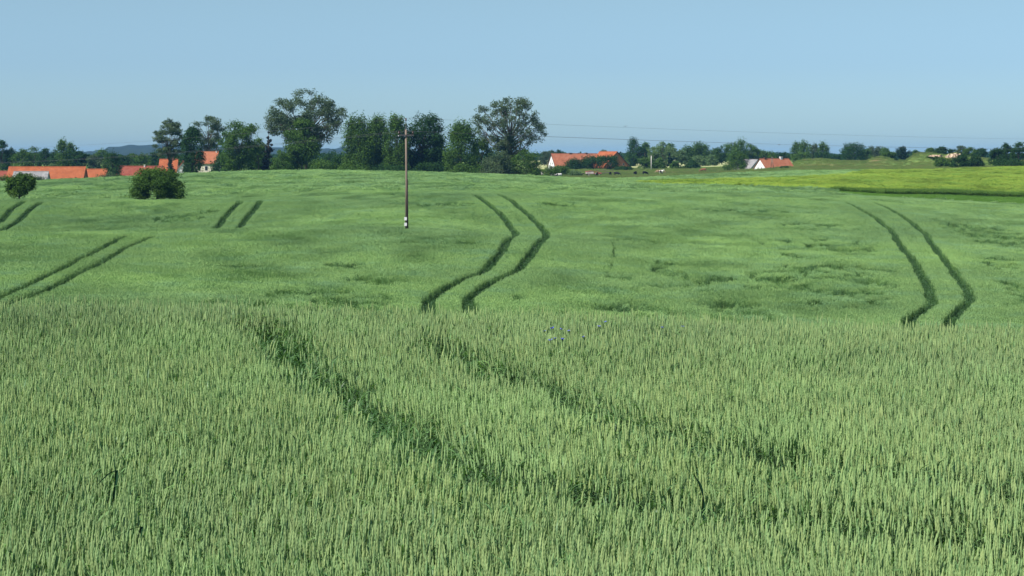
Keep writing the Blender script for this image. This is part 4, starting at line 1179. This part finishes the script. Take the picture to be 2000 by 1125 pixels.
house('house', 'house with plain bright orange roof behind the red barn', 330, 610, 312, pm(34, 610), 8, 3, 3.2, 3.6, M['cream'], M['tile_orange'], windows=((-1, 1.2, .9, 1.1),), chimneys=((1.2, .5, .6, 'chim'),))
house('house', 'small white gable end half hidden among the trees', 358, 590, 315.5, 9, pm(22, 590), -80, 2.4, 2.2, M['white'], M['tile_red'], gable_windows=((1, 0, 1.6, .7, .9),))
house('house', 'cream two-storey house with faded red roof between the trees', 405, 548, 297.5, pm(42, 548), 7.4, -4, 4.6, 2.9, M['cream'], M['tile_pink'],
      windows=((.55, 2.55, .75, 1.15), (-1.4, 2.55, .75, 1.15), (2.0, 1.9, .5, .7)), chimneys=((2.55, .28, .25, 'concrete'),), door=(-.4, 1, 2))
wh = house('house', 'white farmhouse with long faded red roof and white left gable', 1084.5, 752, 300.8, 18.2, 8.0, 19, 2.5, 4.4, M['white'], M['tile_pink'], anchor='fl',
      chimneys=((-1.5, .9, .35, 'chim'), (5.0, .7, .4, 'chim')), gable_windows=((-1, -1.0, 2.9, .6, .8), (-1, 1.0, 2.9, .6, .8)), windows=((-6, .9, .9, 1.1), (-2, .9, .9, 1.1)), verge=(-1,))
MB().poly_prism([(-9.1 - 2.6, -4.6, .9), (-9.1 - .05, -4.6, 2.0), (-9.1 - .05, -4.6, 2.15), (-9.1 - 2.6, -4.6, 1.05)], (0, 3.2, 0)).build('lean_to_roof', M['roof_grey'], wh)
MB().box(-11.3, -9.15, -4.3, -1.7, -2.5, .95).build('lean_to', M['greywall'], wh)
house('barn', 'brick barn with orange roof and dark-edged gable beside the white farmhouse', 1188, 748, 297, 12.5, 11.0, -62, 2.2, 5.3, M['brick'], M['tile_orange'], 'barn', verge=(1,), over=.6,
      gable_windows=((1, 0, 5.3, .5, .5), (1, 2.9, 2.6, .5, .7), (1, -2.9, 2.6, .5, .7)))
house('house', 'low white cottage with pink-orange roof at the edge of the yellow-green field', 1498, 612, 311, 11.0, 7.0, 30, 1.2, 3.3, M['white'], M['tile_pink'], anchor='fl',
      chimneys=((-3.6, .7, .4, 'chim'), (2.6, .85, .7, 'white')), gable_windows=((-1, -.85, .9, .5, 1.1), (-1, .95, .9, .5, 1.1)), windows=((-3, .2, .9, .9), (2, .2, .9, .9)))
house('house', 'grey gable end peeping out left of the white cottage', 1464, 640, 312.5, 8, 6.8, -58, 1.4, 3.2, M['greywall'], M['roof_grey'], gable_windows=((1, 1.8, 1.4, .6, .8),))

# concrete post by the thicket, A-frame pole by the cottage
def post(px, top, base, d, r, m, name, label):
    X = (px - 1000) / FPX * d; z0 = gz(X, d); h = zrow(top, d) - z0
    t = empty(name, (X, d, z0)); setattrs(t, label, 'utility pole')
    MB().tube([(0, 0, -.3), (0, 0, h)], [r, r * .7], 8).build('pole', m, t, smooth=True)
    MB().box(-.5, .5, -.04, .04, h - .35, h - .27).build('crossarm', M['steel'], t)
    for x in (-.42, .42): MB().tube([(x, 0, h - .27), (x, 0, h - .1)], [.04, .03], 6).build('insulator', M['insul'], t)
    return t
post(1272, 304, 329, 672, .17, M['concrete'], 'utility_pole', 'short pale concrete pole in front of the leafy thicket')
t = empty('utility_pole', ((1508 - 1000) / FPX * 590, 590, gz((1508 - 1000) / FPX * 590, 590)))
setattrs(t, 'dark thin A-frame pole in front of the cottage roof', 'utility pole')
hh = zrow(306.5, 590) - t.location.z
for s in (-1, 1): MB().tube([(s * .42, 0, -.2), (s * .08, 0, hh)], [.10, .075], 8).build('leg', M['woodpole'], t, smooth=True)
MB().tube([(-.28, -.08, hh * .55), (.28, -.08, hh * .55)], .05, 6).build('brace', M['woodpole'], t)
MB().box(-.5, .5, -.15, -.09, hh - .3, hh - .2).build('crossarm', M['steel'], t)

# farm trailer
X = (1160 - 1000) / FPX * 600; t = empty('farm_trailer', (X, 600, gz(X, 600)), math.radians(8))
setattrs(t, 'old low trailer with pale front board and faded red cover behind the cows', 'trailer')
MB().box(-2.6, 2.3, -.9, .9, .62, .74).build('bed', M['steel'], t)
MB().poly_prism([(-2.4, -.85, .74), (-.2, -.85, .74), (-.2, -.85, 1.25), (-.9, -.85, 1.55), (-2.4, -.85, 1.3)], (0, 1.7, 0)).build('front_box', M['palesheet'], t)
MB().poly_prism([(-2.55, -.95, 1.34), (-.9, -.95, 1.60), (1.9, -.95, 1.15), (1.9, -.95, 1.07), (-.9, -.95, 1.52), (-2.55, -.95, 1.26)], (0, 1.9, 0)).build('cover', M['redpaint'], t)
MB().box(-.15, 2.2, -.9, -.84, .74, 1.0).build('side_board', M['redpaint'], t)
for x in (-1.7, 1.5):
    for y in (-.95, .8):
        w = MB().tube([(x, y, .36), (x, y + .16, .36)], .36, 14).build('wheel', M['rubber'], t)
        MB().tube([(x, y - .01, .36), (x, y + .17, .36)], .17, 10).build('rim', M['palesheet'], w)
MB().tube([(2.3, 0, .68), (4.6, 0, 1.05)], .06, 6).build('drawbar', M['steel'], t)
# rail fence beside the trailer
X = (1182 - 1000) / FPX * 625; t = empty('rail_fence', (X, 625, gz(X, 625)), math.radians(5)); setattrs(t, 'short weathered rail fence between trailer and dark trees', 'fence')
for x in (-2.4, 0, 2.4): MB().box(x - .07, x + .07, -.07, .07, -.2, 1.35).build('post', M['woodpole'], t)
for z in (.65, 1.2): MB().box(-2.6, 2.6, -.11, -.072, z - .06, z + .06).build('rail', M['woodpole'], t)
# log pile
X = (1293 - 1000) / FPX * 640; t = empty('log_pile', (X, 640, gz(X, 640))); setattrs(t, 'heap of pale brown cut logs and branches behind the black and white cow', 'log pile')
g = random.Random(4); k = 0
for row, nn in enumerate((8, 6, 4)):
    for i in range(nn):
        x = (i - nn / 2) * .38 + g.uniform(-.05, .05); r = g.uniform(.13, .19)
        MB().tube([(x - 1.0, g.uniform(-.3, .3) - .8, .18 + row * .3), (x + .3, 1.0 + g.uniform(-.3, .3), .18 + row * .3)], r, 8).build('log', M['log'], t)

# sand cliff of the pit
def cliff(px0, px1, top, bot, d, seed, label):
    g = np.random.default_rng(seed); n = 60; V = []; Fq = []; rows = 7
    pxs = np.linspace(px0, px1, n)
    for j in range(rows):
        t = j / (rows - 1)
        for i, p in enumerate(pxs):
            e = min(1, min(i, n - 1 - i) / 9)
            tt = np.interp(p, np.linspace(px0, px1, len(top)), top); bb = np.interp(p, np.linspace(px0, px1, len(bot)), bot)
            y = bb + (tt - bb) * t * (.3 + .7 * e)
            dd = d + t * 2.2 + (vnoise(p / 3.0, t * 3, seed) - .5) * 2.0 + (vnoise(p / 1.1, t * 6, seed + 1) - .5) * .7 - (1 - e) * -4
            V.append(((p - 1000) / FPX * dd, dd, zrow(y, d)))
    # back top going into the hill
    for i, p in enumerate(pxs):
        tt = V[(rows - 1) * n + i]; V.append((tt[0], tt[1] + 8, tt[2] - .8))
    for j in range(rows):
        for i in range(n - 1): Fq.append((j * n + i, j * n + i + 1, (j + 1) * n + i + 1, (j + 1) * n + i))
    mi = [0] * ((rows - 2) * (n - 1)) + [1] * (2 * (n - 1))
    o = mesh_obj('sand_bank', V, Fq, [M['sand'], M['rough_grass']], mi=mi)
    setattrs(o, label, 'sand bank', kind='structure')
cliff(1812, 1842, [302.5, 301.5, 301.5, 302], [305, 306, 306.5, 306], 620, 3, 'shallow pale sand cliff, left part of the pit')
cliff(1846, 1882, [302, 299.5, 297.5, 298.5, 301], [307, 309, 308.5, 307.5, 305], 616, 4, 'taller pale sand cliff, right part of the pit')

# ------------------------------------------------------------------ cows
def cowmat(name, black, thr, off):
    m, n, out = newmat(name)
    tc = n.nodes.new('ShaderNodeTexCoord'); mp = n.nodes.new('ShaderNodeMapping'); mp.inputs['Location'].default_value = (off, off * .7, 0)
    n.links.new(tc.outputs['Object'], mp.inputs[0])
    nz = n.nodes.new('ShaderNodeTexNoise'); nz.inputs['Scale'].default_value = 1.15; nz.inputs['Detail'].default_value = 1.5
    n.links.new(mp.outputs[0], nz.inputs[0])
    r = ramp(n, [(thr, black), (thr + .015, (.72, .68, .62))]); n.links.new(nz.outputs['Fac'], r.inputs[0])
    b = n.nodes.new('ShaderNodeBsdfPrincipled'); b.inputs['Roughness'].default_value = .8; b.inputs['Specular IOR Level'].default_value = .2
    n.links.new(r.outputs[0], b.inputs[0]); n.links.new(b.outputs[0], out.inputs[0]); return m
def cow_mesh(pose):
    lie = pose == 'lying'; zoff = -.55 if lie else 0
    vs, es, rs = [], [], []
    def add(p, r, par=None):
        vs.append((p[0], p[1], p[2] + (zoff if not (len(p) > 3) else 0))); rs.append(r)
        if par is not None: es.append((par, len(vs) - 1))
        return len(vs) - 1
    hip = add((-.62, 0, 1.12), .30); mid = add((-.1, 0, 1.04), .37, hip); sho = add((.45, 0, 1.10), .32, mid)
    rump = add((-.86, 0, 1.16), .20, hip)
    if pose == 'grazing':
        nk = add((.86, 0, .92), .19, sho); nk2 = add((1.10, 0, .58), .13, nk); hd = add((1.20, 0, .34), .13, nk2); mz = add((1.30, 0, .10), .085, hd)
    elif pose == 'turned':
        nk = add((.82, .12, 1.25), .19, sho); nk2 = add((1.02, .30, 1.36), .14, nk); hd = add((1.08, .50, 1.38), .13, nk2); mz = add((1.08, .78, 1.22), .085, hd)
    else:
        nk = add((.84, 0, 1.27), .19, sho); nk2 = add((1.06, 0, 1.42), .14, nk); hd = add((1.24, 0, 1.42), .13, nk2); mz = add((1.50, 0, 1.24), .085, hd)
    dv = Vector(vs[mz]) - Vector(vs[hd]); side = dv.cross(Vector((0, 0, 1))).normalized()
    hp = Vector(vs[hd]); hp.z -= zoff
    for s in (-1, 1):
        e = add(tuple(hp + side * s * .14 + Vector((0, 0, .04))), .035, hd); add(tuple(hp + side * s * .25 + Vector((0, 0, .03))), .028, e)
    t1 = add((-1.02, 0, 1.10), .04, rump); t2 = add((-1.07, 0, .75), .025, t1); add((-1.06, 0, .52), .045, t2)
    for s in (-1, 1):
        if lie:
            a = add((-.5, s * .34, .75), .15, hip); b = add((-.2, s * .42, .68), .09, a); add((-.5, s * .46, .62), .06, b)
            a = add((.5, s * .25, .78), .12, sho); b = add((.78, s * .28, .66), .07, a); add((.52, s * .3, .60), .05, b)
        else:
            sw = .08 * s
            a = add((-.60, s * .20, .82), .16, hip); b = add((-.74 + sw, s * .21, .52), .075, a); c = add((-.70 + sw, s * .21, .12), .052, b); add((-.66 + sw, s * .21, .02), .06, c)
            a = add((.46, s * .19, .78), .13, sho); b = add((.47 - sw, s * .19, .45), .068, a); c = add((.46 - sw, s * .19, .12), .05, b); add((.48 - sw, s * .19, .02), .06, c)
    me = bpy.data.meshes.new('cow_sk'); me.from_pydata(vs, es, []); o = bpy.data.objects.new('cow_sk', me); COL.objects.link(o)
    md = o.modifiers.new('s', 'SKIN'); o.modifiers.new('ss', 'SUBSURF').levels = 1
    if not me.skin_vertices: pass
    for i, sv in enumerate(me.skin_vertices[0].data): sv.radius = (rs[i], rs[i]); sv.use_root = (i == 0)
    dg = bpy.context.evaluated_depsgraph_get(); dg.update()
    res = bpy.data.meshes.new_from_object(o.evaluated_get(dg)); bpy.data.objects.remove(o)
    res.polygons.foreach_set('use_smooth', np.ones(len(res.polygons), bool)); res.name = 'cow_' + pose
    return res
CM = {p: cow_mesh(p) for p in ('standing', 'grazing', 'turned', 'lying')}
BK = (.012, .011, .012)
cows = [(1058, 346.3, 600, 'grazing', 115, BK, .50, 1.0, 'black and white cow head-on at the left, at the foot of the rounded green bush'),
 (1083, 347.5, 560, 'grazing', 150, BK, .30, 3.0, 'almost white cow grazing below the farmhouse bushes'),
 (1091.5, 347.5, 556, 'grazing', 205, BK, .50, 5.2, 'cow with dark back and white side right behind the white one'),
 (1132, 345, 585, 'lying', 20, (.05, .045, .04), .75, 2.0, 'dark grey-brown cow lying by the pale leafy plant'),
 (1165, 346.5, 572, 'standing', -75, (.02, .012, .01), .56, 7.4, 'dark cow with white legs facing the camera in front of the trailer'),
 (1192, 344, 590, 'grazing', 80, BK, .80, 0, 'black cow seen from behind right of the trailer'),
 (1205, 343.5, 592, 'grazing', -25, BK, .68, 1.4, 'black cow grazing sideways with a small white back patch'),
 (1241, 343, 596, 'turned', 60, BK, .66, 2.6, 'black cow with a white mark under the pale field left of the concrete pole'),
 (1260, 342.5, 600, 'grazing', 35, BK, .80, 3.6, 'plain black cow head down just left of the concrete pole'),
 (1292, 341.2, 610, 'standing', -60, BK, .52, 9.1, 'black and white cow in front of the log pile'),
 (1373.5, 338, 630, 'grazing', 180, (.20, .085, .045), .85, 4.4, 'reddish brown cow alone on the pasture far right of the herd')]
for i, (px, y, d, pose, rz, col, thr, off, lab) in enumerate(cows):
    X = (px - 1000) / FPX * d; z = gz(X, d)
    me = CM[pose].copy(); me.materials.clear(); me.materials.append(cowmat('cow_hide', col, thr, off))
    o = bpy.data.objects.new('cow', me); o.location = (X, d, z); o.rotation_euler = (0, 0, math.radians(rz)); COL.objects.link(o)
    setattrs(o, lab, 'cow', 'cows on the pasture')
# birds
for (px, y, d, lab) in ((1221, 247, 260, 'tiny dark bird flying above the brick barn'), (1522, 283, 300, 'tiny dark bird flying above the white cottage')):
    t = empty('bird', ((px - 1000) / FPX * d, d, zrow(y, d)), R.uniform(0, 3)); setattrs(t, lab, 'bird')
    MB().tube([(-.13, 0, 0), (-.06, 0, .01), (.03, 0, .01), (.09, 0, .02), (.13, 0, .015)], [.008, .03, .035, .022, .004], 8).build('body', M['steel'], t, smooth=True)
    for s in (-1, 1): MB().poly_prism([(.05, s * .02, .02), (.02, s * .2, .08), (-.05, s * .33, .04), (-.04, s * .15, .05), (-.04, s * .02, .02)], (0, 0, .006)).build('wing', M['steel'], t)

# ------------------------------------------------------------------ haze
def haze():
    mb = MB().box(-4500, 4500, -60, 7400, -45, 32)
    m, n, out = newmat('haze'); v = n.nodes.new('ShaderNodeVolumePrincipled')
    v.inputs['Color'].default_value = (.22, .55, 1.0, 1); v.inputs['Density'].default_value = 0.000065
    v.inputs['Anisotropy'].default_value = 0.0
    n.links.new(v.outputs[0], out.inputs['Volume'])
    o = mb.build('haze', m); setattrs(o, 'thin blue haze over the land', 'haze', kind='stuff')
haze()
